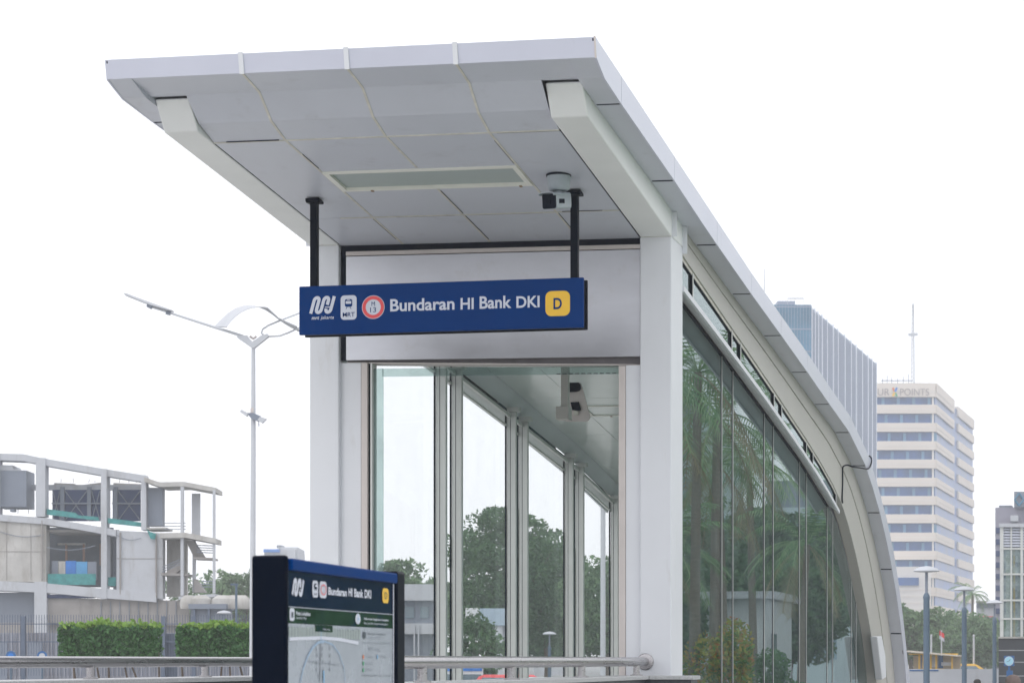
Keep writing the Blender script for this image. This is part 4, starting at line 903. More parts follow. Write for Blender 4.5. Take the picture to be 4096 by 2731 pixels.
for x0, x1, y0, y1 in ((232, 292, 130, 505), (222, 300, 920, 1250), (648, 684, 200, 1030), (905, 935, 240, 590), (-60, -5, 100, 500)): BX(l, x0, x1, y0, y1, -.15, 1.0).to('frame_column', 'concl', ub)
for x0, x1, y0, y1 in ((610, 646, 230, 530), (868, 903, 290, 560), (610, 646, 615, 940)): BX(l, x0, x1, y0, y1, 2.5, 3.5).to('frame_column', 'concl', ub)
l.strip(PS([(-200, 480), (0, 490), (292, 512), (500, 545), (742, 588)]), 26, -.1, 3).to('floor_beam', 'concl', ub)
l.strip(PS([(930, 575), (1060, 572)]), 7, -.1, 3).to('floor_beam', 'conc', ub)
l.strip(PS([(-200, 912), (0, 915), (300, 930), (648, 962), (1000, 990)]), 38, -.1, 3).to('floor_beam', 'concl', ub)
l.poly(PS([(-200, 500), (0, 500), (294, 530), (294, 925), (0, 915), (-200, 912)]), .05, 1.2).to('curved_wall', 'conc', ub)
l.poly(PS([(744, 592), (905, 600), (1040, 610), (1040, 1028), (744, 1000)]), .05, 1.2).to('curved_wall', 'concl', ub)
l.poly(PS([(1042, 640), (1172, 640), (1172, 1010), (1042, 1010)]), 1.6, 2.2).to('inner_wall', 'conc', ub)
for k in (40, 195): BX(l, k, k + 3, 520, 910, .02, .06).to('wall_groove', 'conc2', ub)
BX(l, -20, 290, 725, 728, .02, .06).to('wall_groove', 'conc2', ub); BX(l, 745, 1040, 770, 773, .02, .06).to('wall_groove', 'conc2', ub)
BX(l, 205, 646, 548, 940, 4.5, 4.8).to('back_wall', mat('recess_wall', (.12, .14, .17), .9, 0, .2, .6), ub)  # dark wall colour carries the shade inside the open bay
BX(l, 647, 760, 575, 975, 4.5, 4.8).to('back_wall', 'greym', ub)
BX(l, 292, 745, 585, 600, .5, 4.5).to('slab_edge', 'conc2', ub)
for x in (350, 465, 575): BX(l, x, x + 12, 660, 800, 3.5, 3.7).to('copper_pipe', mat('rusty_pipe', (.35, .20, .14), .7), ub)
BX(l, 300, 480, 655, 668, 3.5, 3.7).to('copper_pipe', 'conc', ub)
for x0, x1, m in ((316, 356, 'greym'), (358, 402, 'conc'), (404, 470, 'bluetarp'), (472, 543, mat('light_blue_tarp', (.09, .36, .68), .6, 0, .15, 1.5)), (545, 600, 'greym')):
    BX(l, x0, x1, 782 + random.random() * 8, 905, .8, 1.1).to('hung_tarp', m, ub)
BX(l, 298, 606, 868, 938, .3, .4).to('safety_net', 'net', ub); BX(l, 686, 735, 890, 945, .3, .4).to('safety_net', 'net', ub)
for x0, x1 in ((200, 228), (296, 348), (378, 522), (550, 606), (686, 692), (722, 866)): BX(l, x0, x1, 318, 520, 2.0, 2.2).to('dark_screen', 'bluedark', ub)
for x0, x1 in ((350, 376), (524, 548), (694, 720)): BX(l, x0, x1, 300, 520, 1.8, 2.3).to('screen_post', 'greym', ub)
for x0, x1 in ((300, 348), (380, 522), (552, 606), (724, 866)):
    l.bar(r6(x0, 325), r6(x1, 515), .035, 1.9).bar(r6(x1, 325), r6(x0, 515), .035, 1.9).to('cross_brace', 'greym', ub)
BX(l, 296, 606, 403, 412, 1.7, 1.9).to('screen_rail', 'greym', ub); BX(l, 686, 866, 403, 412, 1.7, 1.9).to('screen_rail', 'greym', ub)
BX(l, 160, 868, 285, 318, 2.0, 2.6).to('screen_head', 'concl', ub)
l.poly(PS([(298, 270), (430, 275), (440, 288), (600, 268), (640, 268), (640, 300), (298, 300)]), 2.4, 3).to('roof_edge', 'conc2', ub)
l.poly(PS([(684, 270), (866, 278), (866, 300), (684, 300)]), 2.4, 3).to('roof_edge', 'conc2', ub)
l.poly(PS([(298, 455), (480, 478), (500, 495), (625, 505), (632, 530), (298, 490)]), .0, .25).to('safety_net', 'net', ub)
l.poly(PS([(688, 512), (800, 526), (900, 540), (900, 568), (688, 545)]), .0, .25).to('safety_net', 'net', ub)
l.poly(PS([(940, 585), (960, 600), (1000, 615), (992, 650), (965, 645)]), -.2, -.1).to('safety_net', 'net', ub)
BX(l, -30, 160, 205, 440, .4, 3).to('louvre_box', 'greym', ub); l.poly(PS([(-30, 170), (70, 172), (75, 195), (160, 210), (-30, 206)]), .4, 3).to('louvre_top', 'concl', ub)
BX(l, 938, 1032, 315, 560, .5, 1.5).to('grey_screen', 'greym', ub)
BX(l, 0, 160, 430, 436, -.1, 0).to('guard_rail', 'greym', ub)
for x in (60, 130, 340, 420, 520, 560, 720, 780, 830): y = 268 if x > 290 else 470; l.bar(r6(x, y), r6(x + random.uniform(-6, 6), y - random.uniform(14, 34)), .022, 2.6).to('rebar_stub', 'conc2', ub)
for x0, y0, x1, y1 in ((745, 620, 905, 640), (300, 700, 610, 690), (0, 600, 280, 620)):
    l.m.tube([l.xyz(*r6(x0 + (x1 - x0) * k / 8, y0 + (y1 - y0) * k / 8 + 22 * math.sin(math.pi * k / 8)), -.05) for k in range(9)], .022, 5); l.to('sagging_cable', 'greym', ub)
for x, y0, y1 in ((770, 605, 1000), (1000, 615, 1020), (270, 530, 915)): l.bar(r6(x, y0), r6(x, y1), .06, -.06).to('drain_pipe', 'conc2', ub)
for x, y in ((330, 560), (450, 562), (720, 1010), (820, 1012), (60, 470)): BX(l, x, x + 26, y - 16, y, .2, .9).to('stacked_material', 'conc2' if x % 20 else 'greym', ub)
# stair tower
l.strip(PS([(930, 255), (1030, 288), (1180, 284), (1385, 322)]), 18, -.5, 3).to('tower_roof', 'conc', ub)
for x0, x1, y0, y1, b in ((1168, 1186, 320, 1010, -1), (1372, 1386, 340, 995, -1), (1204, 1255, 345, 620, 1.6), (1222, 1240, 640, 985, .6)): BX(l, x0, x1, y0, y1, b, b + .4).to('tower_post', 'concl', ub)
l.strip(PS([(1040, 615), (1200, 612), (1392, 648)]), 20, -1.2, 2).to('tower_slab', 'conc', ub)
l.strip(PS([(1040, 865), (1210, 870)]), 10, -.8, 1.6).to('tower_slab', 'conc2', ub); l.strip(PS([(1245, 765), (1375, 770)]), 7, -.8, 1.6).to('tower_slab', 'conc2', ub)
l.poly(PS([(1186, 655), (1235, 655), (1310, 770), (1245, 775)]), 0, .9).to('stair_flight', 'conc2', ub)
l.poly(PS([(1050, 870), (1168, 780), (1168, 830), (1120, 868)]), 0, .9).to('stair_flight', 'conc2', ub)
l.poly(PS([(1240, 900), (1255, 905), (1315, 988), (1240, 988)]), 0, .9).to('stair_flight', 'conc2', ub)
for y in (690, 705, 720, 735): l.bar(r6(1270, y), r6(1375, y + 5), .03, -.9)
l.to('stair_railing', 'greym', ub)
for y in (550, 570, 590): l.bar(r6(1060, y), r6(1200, y), .025, -.9)
l.to('stair_railing', 'greym', ub)
for y in (800, 815, 830): l.bar(r6(1050, y + 30), r6(1168, y - 20), .025, -.9)
l.to('stair_railing', 'greym', ub)
for y in (920, 938, 955): l.bar(r6(1300, y), r6(1372, y), .03, -.9)
l.to('stair_railing', 'greym', ub)
# lower storey
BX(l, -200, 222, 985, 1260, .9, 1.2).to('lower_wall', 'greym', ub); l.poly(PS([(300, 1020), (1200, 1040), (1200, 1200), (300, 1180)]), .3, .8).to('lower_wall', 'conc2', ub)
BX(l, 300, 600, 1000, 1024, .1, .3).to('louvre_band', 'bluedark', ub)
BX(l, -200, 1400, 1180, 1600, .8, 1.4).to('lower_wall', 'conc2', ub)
l.strip(PS([(1160, 1018), (1210, 1015), (1390, 1000)]), 12, -1.4, 1).to('tower_slab', 'concl', ub)
for k in range(9): BX(l, 640 + k * 60, 644 + k * 60, 1045, 1190, .2, .28).to('wall_groove', 'greym', ub)
# gate hut roof right of the tower
gh = local(118, 'gate_hut', 'low dark gate hut with lumpy pale covers on its roof below the stair tower', 'hut', 830)
l = L(118)
BX(l, 1218, 1440, 1095, 1330, 0, 3).to('hut_wall', 'greym', gh); BX(l, 1210, 1450, 1062, 1094, -.3, 3.2).to('roof_slab', 'greym', gh)
for k, (x, r_) in enumerate(((1190, 34), (1270, 42), (1410, 46), (1480, 38), (1530, 36))):
    p = l.xyz(*r6(x, 1045), 1.0); MB().lathe(p, [(r_ * .012, -.35), (r_ * .0135, -.1), (r_ * .012, .15), (r_ * .006, .33)], 14).build('roof_cover', 'conc', gh, smooth=True)
for x in (1235, 1330, 1425): BX(l, x, x + 16, 1095, 1330, -.25, -.05).to('hut_post', 'dkfence', gh)
# railing fence
D = 84; l = L(D)
fn = local(D, 'railing_fence', 'dark spiked railing fence with tall posts in front of the unfinished building', 'fence', 450)
BX(l, -60, 1640, 1186, 1192, 0, .05); BX(l, -60, 1640, 1300, 1306, 0, .05); l.to('rail', 'dkfence', fn)
nb = 0; x = -60
while x < 1640:
    BX(l, x, x + 3.0, 1130, 1520, .05, .08); x += 17
l.to('bars', 'dkfence', fn)
for x in (135, 1030, 1225): BX(l, x, x + 26, 1140, 1560, -.05, .2).to('post', 'dkfence', fn)
BX(l, 1030, 1125, 1250, 1560, .3, .4).to('solid_panel', 'dkfence', fn)
wl = local(92, 'site_hoarding', 'pale grey corrugated hoarding behind the spiked railing fence', 'hoarding', 450); l = L(92)
M['hoard'] = mat('hoarding_sheet', (.30, .31, .36), .7, 0, .12, .6, dirt=((.16, .15, .16), .6, .5, .6), streak=1)
BX(l, -80, 1640, 1245, 1640, 0, .1); l.to('sheet', 'hoard', wl)
for x in range(-60, 1600, 26): BX(l, x, x + 9, 1247, 1640, -.06, 0)
l.to('ribs', 'hoard', wl); BX(l, -40, 48, 1305, 1640, -.12, -.07).to('door', 'greym', wl); BX(l, 178, 276, 1305, 1640, -.12, -.07).to('door', 'greym', wl)
# two small blue round signs at the very left
for px, lab in ((44, 'solid blue round sign at the left end of the handrail'), (169, 'blue ring shaped sign behind the left handrail')):
    D = 70; t = local(D, 'round_sign', lab, 'sign', px, 'blue round signs at the left'); l = L(D)
    cpt = l.xyz(px, 2622); MB().lathe(cpt, [(.15, 0), (.15, .03)], 24, (s_, -c_, 0)).build('disc', 'clockblue', t)
    MB().lathe(cpt + Vector((s_, -c_, 0)) * .032, [(.09, 0), (.09, .004)], 20, (s_, -c_, 0)).build('emblem', 'concl' if px > 100 else 'bluetarp', t)
    MB().tube([(cpt.x, cpt.y, 0), (cpt.x, cpt.y, cpt.z - .1)], .03, 8).build('post', 'lampblue', t)
# big double arm street lamp
D = 60; l = L(D)
def r3b(x, y): return (450 + x * .4464, 1100 + y * .4464)
sl = local(D, 'street_lamp', 'tall white street lamp with an arched band and long slanted arms left of the entrance', 'street lamp', 1012)
q0 = lambda x, y, b=0.0: l.xyz(*r3b(x, y), b)
base = l.xyz(1008, 2640); base.z = 0
MB().tube([base, q0(1262, 1500), q0(1262, 655)], [.085, .062, .048], 14).build('pole', 'pole', sl, smooth=True)
MB().tube([q0(1258, 1235), q0(1258, 1190)], .062, 14).build('pole_collar', 'trim', sl)
l.m = MB(); l.poly([r3b(*p) for p in ((1118, 560), (1125, 545), (1210, 545), (1225, 565), (1255, 600), (1300, 572), (1335, 545), (1390, 530), (1408, 548), (1270, 658), (1255, 655))], -.10, .10).to('bracket_head', 'pole', sl)
MB().tube([q0(1230, 548), q0(1262, 570), q0(1290, 548)], .03, 8).build('cap', 'trim', sl)
arm = MB().tube([q0(1170, 548), q0(860, 450), q0(520, 340), q0(345, 285)], [.035, .033, .028, .024], 10).build('arm', 'pole', sl, smooth=True)
l.m = MB(); l.poly([r3b(*p) for p in ((110, 168), (130, 170), (355, 255), (545, 322), (540, 328), (350, 275), (112, 180))], -.14, .14).to('luminaire', 'pole', arm)
MB().tube([q0(315, 262), q0(360, 285)], .07, 8).build('luminaire_joint', 'greym', arm); MB().tube([q0(480, 335), q0(520, 345)], .05, 8).build('luminaire_joint', 'greym', arm)
MB().tube([q0(1360, 545), q0(1335, 520), q0(1345, 485), q0(1400, 450), q0(1500, 408), q0(1680, 338), q0(1800, 290)], .022, 8).build('arm', 'pole', sl, smooth=True)
MB().tube([q0(1405, 550), q0(1500, 545), q0(1580, 515), q0(1680, 470)], .022, 8).build('arm', 'pole', sl, smooth=True)
# arched band: curved thin plate
up_ = [(870, 432), (930, 370), (1000, 305), (1070, 260), (1140, 238), (1200, 232), (1270, 243), (1340, 272), (1405, 315), (1480, 375), (1560, 425), (1660, 478)]
lo_ = [(1040, 490), (1075, 440), (1120, 395), (1165, 360), (1215, 335), (1265, 318), (1320, 311), (1365, 310), (1405, 316), (1500, 405), (1570, 440), (1660, 480)]
ab = MB(); n = len(up_); vs = []
for i in range(n): vs += [q0(*up_[i], .8), q0(*lo_[i], -.4)]
vs += [v + Vector((0, 0, .02)) for v in vs]
ab.add(vs, [t for i in range(n - 1) for t in ((2 * i, 2 * i + 1, 2 * i + 3, 2 * i + 2), (2 * n + 2 * i, 2 * n + 2 * i + 2, 2 * n + 2 * i + 3, 2 * n + 2 * i + 1), (2 * i, 2 * i + 2, 2 * n + 2 * i + 2, 2 * n + 2 * i), (2 * i + 1, 2 * n + 2 * i + 1, 2 * n + 2 * i + 3, 2 * i + 3))])
ab.build('arched_band', 'pole', sl, smooth=True)
fl = local(D, 'floodlight_pair', 'pair of grey floodlights clamped on the pole of the tall street lamp', 'floodlight', 1013); l = L(D - .12); l.m = MB()
l.poly([r3b(*p) for p in ((1142, 1225), (1160, 1207), (1218, 1240), (1205, 1268))], -.08, .08).to('lamp_head', 'pole', fl)
l.poly([r3b(*p) for p in ((1300, 1300), (1325, 1270), (1382, 1290), (1345, 1328))], -.08, .08).to('lamp_head', 'pole', fl)
l.poly([r3b(*p) for p in ((1200, 1235), (1262, 1235), (1330, 1265), (1310, 1312), (1250, 1290))], -.05, .05).to('clamp_bracket', 'greym', fl)
MB().tube([q0(1310, 1312), q0(1312, 1355)], .012, 6).build('cable_end', 'greym', fl)
# small mushroom lamps
def mushroom(px, ptop, d, label, parent_from=None):
    v = PD(px, ptop, d); t = thing('mushroom_lamp', label, 'street lamp', (v.x, v.y, 0), 'mushroom topped street lamps'); k = 1.0
    h = v.z
    hd = MB().lathe((v.x, v.y, h - .14), [(.05, -.02), (.315, .0), (.33, .02), (.26, .085), (.14, .125), (.02, .14)], 28).build('lamp_head', 'concl', t, smooth=True)
    MB().tube([(v.x, v.y, h - .68), (v.x, v.y, h - .14)], .038, 12).build('neck', 'greym', t, smooth=True)
    MB().lathe((v.x, v.y, 0), [(.11, 0), (.11, .1), (.082, .12), (.078, h - .86), (.088, h - .80), (.085, h - .76), (.05, h - .68)], 20).build('pole', 'lampblue', t, smooth=True)
mushroom(3706, 2263, 60, 'nearest and tallest mushroom lamp right of the roof curve')
mushroom(3857, 2343, 76, 'middle mushroom lamp of the three right of the roof curve')
mushroom(3978, 2398, 93, 'farthest mushroom lamp of the three, beside the glass lift pavilion')
mushroom(896, 2440, 105, 'small mushroom lamp in front of the right hedge')
mushroom(1962, 2516, 105, 'mushroom lamp seen through the glass left of the middle fins')
mushroom(2198, 2524, 112, 'mushroom lamp seen through the glass before the dark trees')
t = local(100, 'camera_pole', 'thin grey pole with a short head behind the right hedge', 'pole', 945); v = PD(945, 2338, 100)
MB().tube([(v.x, v.y, 0), (v.x, v.y, v.z)], .05, 10).build('pole_shaft', 'lampblue', t); MB().box(v.x - .22, v.x + .06, v.y - .1, v.y + .1, v.z - .02, v.z + .06).build('head', 'lampblue', t)
t = local(75, 'tall_pole', 'tall pale pole seen through the last pane of the far glass wall', 'pole', 2412); v = PD(2412, 1700, 75)
MB().tube([(v.x, v.y, 0), (v.x, v.y, v.z)], [.09, .07], 12).build('pole_shaft', 'pole', t); MB().tube([(v.x, v.y, 0), (v.x, v.y, .5)], .14, 12).build('pole_base', 'pole', t)

# ================================================================= BEHIND THE GLASS
D = 135; l = L(D); g1 = local(D, 'low_grey_building', 'low grey building with a pale band seen through the first glass pane', 'building', 1640)
l.box(1440, 1738, 2335, 2400, 0, 8).to('roof_band', 'concl', g1); l.box(1440, 1730, 2400, 2492, .5, 8).to('wall', 'greym', g1); l.box(1440, 1738, 2492, 2534, -.3, 8).to('canopy', 'concl', g1); l.box(1440, 1730, 2534, 2760, .5, 8).to('lower_wall', 'greym', g1)
for x in (1500, 1560, 1620, 1680): l.box(x, x + 34, 2425, 2470, .4, .45).to('window', 'carglass', g1)
for x in (1655, 1672): l.box(x, x + 6, 2500, 2760, -.4, -.3).to('canopy_post', 'pole', g1)
D = 110; l = L(D); g2 = local(D, 'white_kiosk_block', 'white block with a pale blue screen seen through the second glass pane', 'kiosk', 1940)
l.box(1862, 1916, 2430, 2560, 0, 3).to('wall', 'carwhite', g2); l.box(1917, 2040, 2432, 2500, -.2, 1).to('screen', mat('pale_blue_screen', (.36, .46, .55), .3), g2); l.box(1917, 2030, 2500, 2560, .5, 3).to('lower_wall', 'concl', g2); l.box(1980, 2010, 2500, 2760, -.1, .5).to('screen_post', 'concl', g2)
D = 190; l = L(D); g3 = local(D, 'hazy_white_block', 'hazy pale building glimpsed through the big tree', 'building', 2200)
l.box(2140, 2300, 2170, 2700, 0, 12).to('wall', 'concl', g3)
for k in range(5): l.box(2150, 2295, 2190 + k * 60, 2215 + k * 60, -.1, 0).to('window', 'carglass', g3)
# vehicles behind the handrail
def car(px, d, label, col, rot=0.0, name='parked_car', cat='car', sign=None, sc_=1.0, zoff=0.0):
    v = PD(px, 0, d); t = thing(name, label, cat, (v.x, v.y, 0), None, TH + rot)
    def P(x, y, z): return Vector((v.x, v.y, 0)) + Matrix.Rotation(TH + rot, 3, 'Z') @ Vector((x, y, z)) * sc_
    body = MB(); prof = [(-2.1, .35), (-2.15, .7), (-1.9, .92), (-1.05, 1.02), (1.9, 1.05), (2.15, .85), (2.15, .35)]
    def sweep(prof, wds, mb):
        n = len(prof); mb.add([P(sx * wds(y, z), y, z) for sx in (-1, 1) for y, z in prof], [tuple(range(n)), tuple(range(2 * n - 1, n - 1, -1))] + [(i, i + n, (i + 1) % n + n, (i + 1) % n) for i in range(n)])
    sweep(prof, lambda y, z: .88, body); body.build('body', col, t, .06)
    cab_ = MB(); sweep([(-1.15, 1.02), (-.45, 1.5), (-.3, 1.55), (1.2, 1.55), (1.5, 1.48), (1.95, 1.04)], lambda y, z: .84 - (z - 1) * .28, cab_); cab_.build('cabin', col, t, .04)
    for y0, z0, y1, z1, nm in ((-1.12, 1.08, -.52, 1.47, 'windscreen'), (1.90, 1.10, 1.55, 1.44, 'rear_window')):
        g_ = MB(); k = -.012 if y0 < 0 else .012
        g_.add([P(-.72, y0 + k, z0), P(.72, y0 + k, z0), P(.62, y1 + k, z1), P(-.62, y1 + k, z1)] + [P(-.72, y0 - k * .2, z0), P(.72, y0 - k * .2, z0), P(.62, y1 - k * .2, z1), P(-.62, y1 - k * .2, z1)], [(0, 1, 2, 3), (4, 5, 6, 7), (0, 1, 5, 4), (1, 2, 6, 5), (2, 3, 7, 6), (3, 0, 4, 7)]); g_.build(nm, 'carglass', t)
    for sx in (-1, 1):
        g_ = MB(); g_.add([P(sx * (.845), -.75, 1.08), P(sx * .845, 1.4, 1.08), P(sx * .745, 1.15, 1.44), P(sx * .745, -.35, 1.44)], [(0, 1, 2, 3)]); g_.build('side_window', 'carglass', t)
        m_ = MB(); c0 = P(sx * .98, -.85, 1.02); m_.lathe(c0 - Vector((0, 0, .07)), [(.04, 0), (.09, .04), (.09, .1), (.04, .14)], 10); m_.build('wing_mirror', col, t, smooth=True)
        m_ = MB(); a_ = P(sx * .62, -2.14, .72); m_.lathe(a_, [(.13, -.02), (.10, .03)], 14, (P(0, -1, 0) - P(0, 0, 0)).normalized()); m_.build('headlight', 'white', t)
        for y in (-1.35, 1.35):
            w_ = MB(); w_.lathe(P(sx * .72, y, .32), [(.32, 0), (.32, .2)], 20, (P(sx, 0, 0) - P(0, 0, 0)).normalized()); w_.build('wheel', 'tyre', t)
    if sign: MB().add([P(x, y, z) for z in (1.56, 1.70) for x, y in ((-.3, .1), (.3, .1), (.3, .3), (-.3, .3))], [(0, 1, 2, 3), (4, 5, 6, 7), (0, 1, 5, 4), (1, 2, 6, 5), (2, 3, 7, 6), (3, 0, 4, 7)]).build('roof_sign', sign, t)
    return t
car(3845, 118, 'white car facing the camera at the bottom right between the lamps', 'carwhite', 0)
car(2160, 78, 'white car seen through the glass just above the right handrail posts', 'carwhite', 2.9)
car(2060, 92, 'red car half hidden behind the fins under the handrail', 'red', .6)
v = PD(3868, 2666, 150); car(3868, 150, 'yellow van whose roof shows above the white car', 'yell', 1.5, 'van', 'van', None, 1.22)
D = 95; l = L(D); bus = local(D, 'parked_bus', 'white and blue bus seen low through the second glass pane', 'bus', 1890)
l.box(1760, 1932, 2672, 2830, 0, 2.4).to('body', 'carwhite', bus); l.box(1765, 1928, 2668, 2682, -.03, 0).to('blue_stripe', 'bluetarp', bus); l.box(1770, 1925, 2695, 2735, -.04, -.01).to('window', 'carglass', bus)
for x in (1790, 1900): MB().lathe(l.xyz(x, 2800, -.05) , [(.4, 0), (.4, .2)], 18, (-s_, c_, 0)).build('wheel', 'tyre', bus)

# far left building above the map board
D = 420; l = L(D); fb2 = local(D, 'distant_office', 'tiny hazy white office with a blue top above the map board', 'building', 1120)
l.box(1056, 1180, 2196, 2700, 0, 20).to('wall', 'concl', fb2); l.box(1056, 1120, 2196, 2208, -1, 2).to('blue_sign', 'bluetarp', fb2); l.box(1110, 1186, 2185, 2230, 2, 16).to('roof_room', 'concl', fb2); l.box(1100, 1122, 2176, 2186, 3, 8).to('roof_plant', 'greym', fb2)
for k in range(5): l.box(1060, 1176, 2240 + k * 40, 2256 + k * 40, -.4, 0).to('window_band', 'greym', fb2)

# ================================================================= RIGHT: towers
def pt(px, d, z): v = PD(px, 0, d); return Vector((v.x, v.y, z))
def wall(mb, p0, d0, p1, d1, z0, z1, out=0.0, dep=.6):
    a, b = pt(p0, d0, 0), pt(p1, d1, 0); t = (b - a).normalized(); n = Vector((t.y, -t.x, 0))
    a2, b2 = a + n * out, b + n * out; a3, b3 = a + n * (out - dep), b + n * (out - dep)
    mb.add([(a2.x, a2.y, z0), (b2.x, b2.y, z0), (b2.x, b2.y, z1), (a2.x, a2.y, z1), (a3.x, a3.y, z0), (b3.x, b3.y, z0), (b3.x, b3.y, z1), (a3.x, a3.y, z1)], [(0, 1, 2, 3), (4, 5, 6, 7), (0, 1, 5, 4), (1, 2, 6, 5), (2, 3, 7, 6), (3, 0, 4, 7)])
# striped hotel
HD = 440; Ht = (HY - 1545) / F * HD + EYE
M['blind'] = mat('window_blinds', (.10, .27, .45), .4, 0, .2, .3)
ho = local(HD, 'striped_hotel', 'tall beige and blue striped hotel tower on the right', 'hotel', 3700)
PT = 73.0 / F * HD
segs = [(3400, HD, 3741, HD), (3741, HD, 3813, 469), (3813, 469.5, 3829, 475), (3829, 475, 3893, 502)]
z_ = Ht
core = MB(); f4 = [pt(3402, HD + .8, 0), pt(3740, HD + .8, 0), pt(3812, 470, 0), pt(3828, 475.6, 0), pt(3891, 503, 0), pt(3500, 530, 0)]
core.prism([(p.x, p.y) for p in f4], 0, Ht - .5, 'z'); core.build('glass_core', 'hotelglass', ho)
for i in range(17):
    zt_ = Ht - i * PT; hb_ = PT * .48 if i else PT * .58
    mb = MB()
    for k, (a, d0, b, d1) in enumerate(segs):
        if k == 2: continue  # return face left unbanded, the dark core stands for its shade
        kk = 0 if k < 3 else -3.0
        wall(mb, a, d0, b, d1, zt_ - hb_ + kk * 0, zt_, .25, 1.0)
    mb.build('spandrel_band', 'beige', ho)
    lw = MB()
    for k, (a, d0, b, d1) in enumerate(segs[:2]): wall(lw, a, d0, b, d1, zt_ - hb_ * .55, zt_ - hb_ * .50, .32, .05)
    lw.build('band_line', 'beigel', ho)
mu = MB()
for k in range(28):
    x = 3405 + k * 12.3
    for i in range(16):
        if (k * 7 + i * 3) % 5 == 0: mu = MB(); wall(mu, x, HD, x + 11.5, HD, Ht - i * PT - PT * .98, Ht - i * PT - PT * .55, -.5, .1); mu.build('drawn_blind', M['blind'], ho)
mf = MB()
for k in range(9): wall(mf, 3741 + k * 8, HD + k * 3.6, 3742.2 + k * 8, HD + k * 3.6 + .5, Ht - 15 * PT, Ht - PT * .5, -.3, .3)
mf.build('side_mullions', 'beigel', ho)
tp = MB(); wall(tp, 3400, HD, 3741, HD, Ht - 1.0, Ht + .6, .3, 1); wall(tp, 3741, HD, 3813, 469, Ht - 1, Ht + .6, .3, 1); tp.build('parapet_wall', 'beige', ho)
ph = MB(); a = pt(3500, HD + 12, 0); 
for x0, x1, y0, y1 in ((3520, 3655, 1505, 1548), (3560, 3600, 1530, 1548)): wall(ph, x0, HD + 8, x1, HD + 8, Ht - 1, (HY - y0 - 6) / F * HD + EYE, 0, 10)
ph.build('roof_plant', 'greym', ho)
rr = MB()
for x in (3530, 3548, 3566, 3590, 3612, 3634): wall(rr, x, HD + 6, x + 2, HD + 6, Ht, Ht + 2.2 + (x % 5) * .2, 0, .2)
wall(rr, 3525, HD + 6, 3650, HD + 6, Ht + 1.7, Ht + 1.85, 0, .2); rr.build('roof_railing', 'greym', ho)
pod = MB(); wall(pod, 3400, 425, 3725, 425, 0, (HY - 2265) / F * 425 + EYE, 0, 14); pod.build('podium_wall', 'beigel', ho)
pg = MB(); wall(pg, 3592, 424.7, 3675, 424.7, (HY - 2340) / F * 425 + EYE, (HY - 2309) / F * 425 + EYE, .1, .3); pg.build('podium_window', 'hotelglass', ho)
pl2 = MB()
for k in range(9): wall(pl2, 3560, 424.8, 3722, 424.8, (HY - 2360 - k * 26) / F * 425 + EYE, (HY - 2358 - k * 26) / F * 425 + EYE, .06, .06)
pl2.build('podium_joint', 'beige', ho)
fh = Face(pt(3400, HD - .45, (HY - 1575) / F * HD + EYE), pt(3741, HD - .45, 0) - pt(3400, HD - .45, 0), (0, 0, 1))
tx = MB(); k_ = HD / F
def hu(px): return (px - 3400) * k_
bz = mat('sign_bronze', (.34, .30, .30), .5); put_text(tx, fh, 'FOUR', (hu(3462), -.35, hu(3558), .95), h=.05, bold=0.0, cap='uv'); tx.build('roof_word', bz, ho); tx = MB(); put_text(tx, fh, 'POINTS', (hu(3600), -.35, hu(3716), .95), h=.05, bold=0.0, cap='uv'); tx.build('roof_word', bz, ho)
for dx, dy, m in ((-5, 5, 'orange'), (5, 5, 'bluetarp'), (-5, -5, 'yellow'), (5, -5, 'green')):
    q_ = MB(); ribbon(q_, fh, [(hu(3579), .3), (hu(3579 + dx * 1.7), .3 + dy * .16)], .36, .06 + abs(dx + dy) * .002); q_.build('pinwheel_blade', m, ho)
am = local(450, 'radio_mast', 'thin lattice radio mast on the roof of the striped hotel', 'mast', 3652)
mb = MB(); zb = Ht; ztm = (HY - 1215) / F * 452 + EYE; p0 = pt(3652, 452, 0)
for dx, dy in ((-.35, -.3), (.35, -.3), (0, .35)): mb.tube([(p0.x + dx, p0.y + dy, zb), (p0.x + dx * .4, p0.y + dy * .4, ztm)], .07, 5)
for k in range(22):
    z1 = zb + (ztm - zb) * k / 22; z2 = zb + (ztm - zb) * (k + 1) / 22; f1 = 1 - .6 * k / 22; mb.tube([(p0.x - .35 * f1, p0.y, z1), (p0.x + .35 * f1, p0.y, z2)], .05, 4)
mb.build('lattice', 'concl', am); MB().box(p0.x - .9, p0.x + .9, p0.y - .2, p0.y + .2, zb + 11, zb + 11.5).build('antenna', 'concl', am)
# glass tower
TD = 320; Tt = (HY - 1220) / F * TD + EYE; TD2 = TD * (HY - 1220) / (HY - 1450) 
tw = local(TD, 'glass_tower', 'dark teal and grey office tower rising behind the curved roof', 'tower', 3300)
mb = MB(); ff = [pt(2960, TD, 0), pt(3244, TD, 0), pt(3507, TD2, 0), pt(3300, TD2 + 20, 0)]; mb.prism([(p.x, p.y) for p in ff], 0, Tt - .6, 'z'); mb.build('core', 'towergrey', tw)
mb = MB(); wall(mb, 2960, TD, 3243, TD, 0, Tt, .3, .25); mb.build('front_glass', 'towerglass', tw)
mb = MB()
for i in range(16):
    z1 = Tt - 3 * i; wall(mb, 2960, TD, 3243, TD, z1 - .35, z1 - .2, .36, .1)
for k in range(24): wall(mb, 2960 + k * 12, TD, 2961 + k * 12, TD, 0, Tt, .36, .1)
mb.build('front_mullions', 'towergrey', tw)
mb = MB(); ks = [0, .05, .10, .16, .235, .33, .40, .505, .60, .68, .77, .86, .92, .985]
for f_ in ks: 
    d0 = 1 / ((1 - f_) / TD + f_ / TD2); px = 3244 + (3507 - 3244) * f_; wall(mb, px, d0, px + 1.6, d0 + .5, 0, Tt, .14, .2)
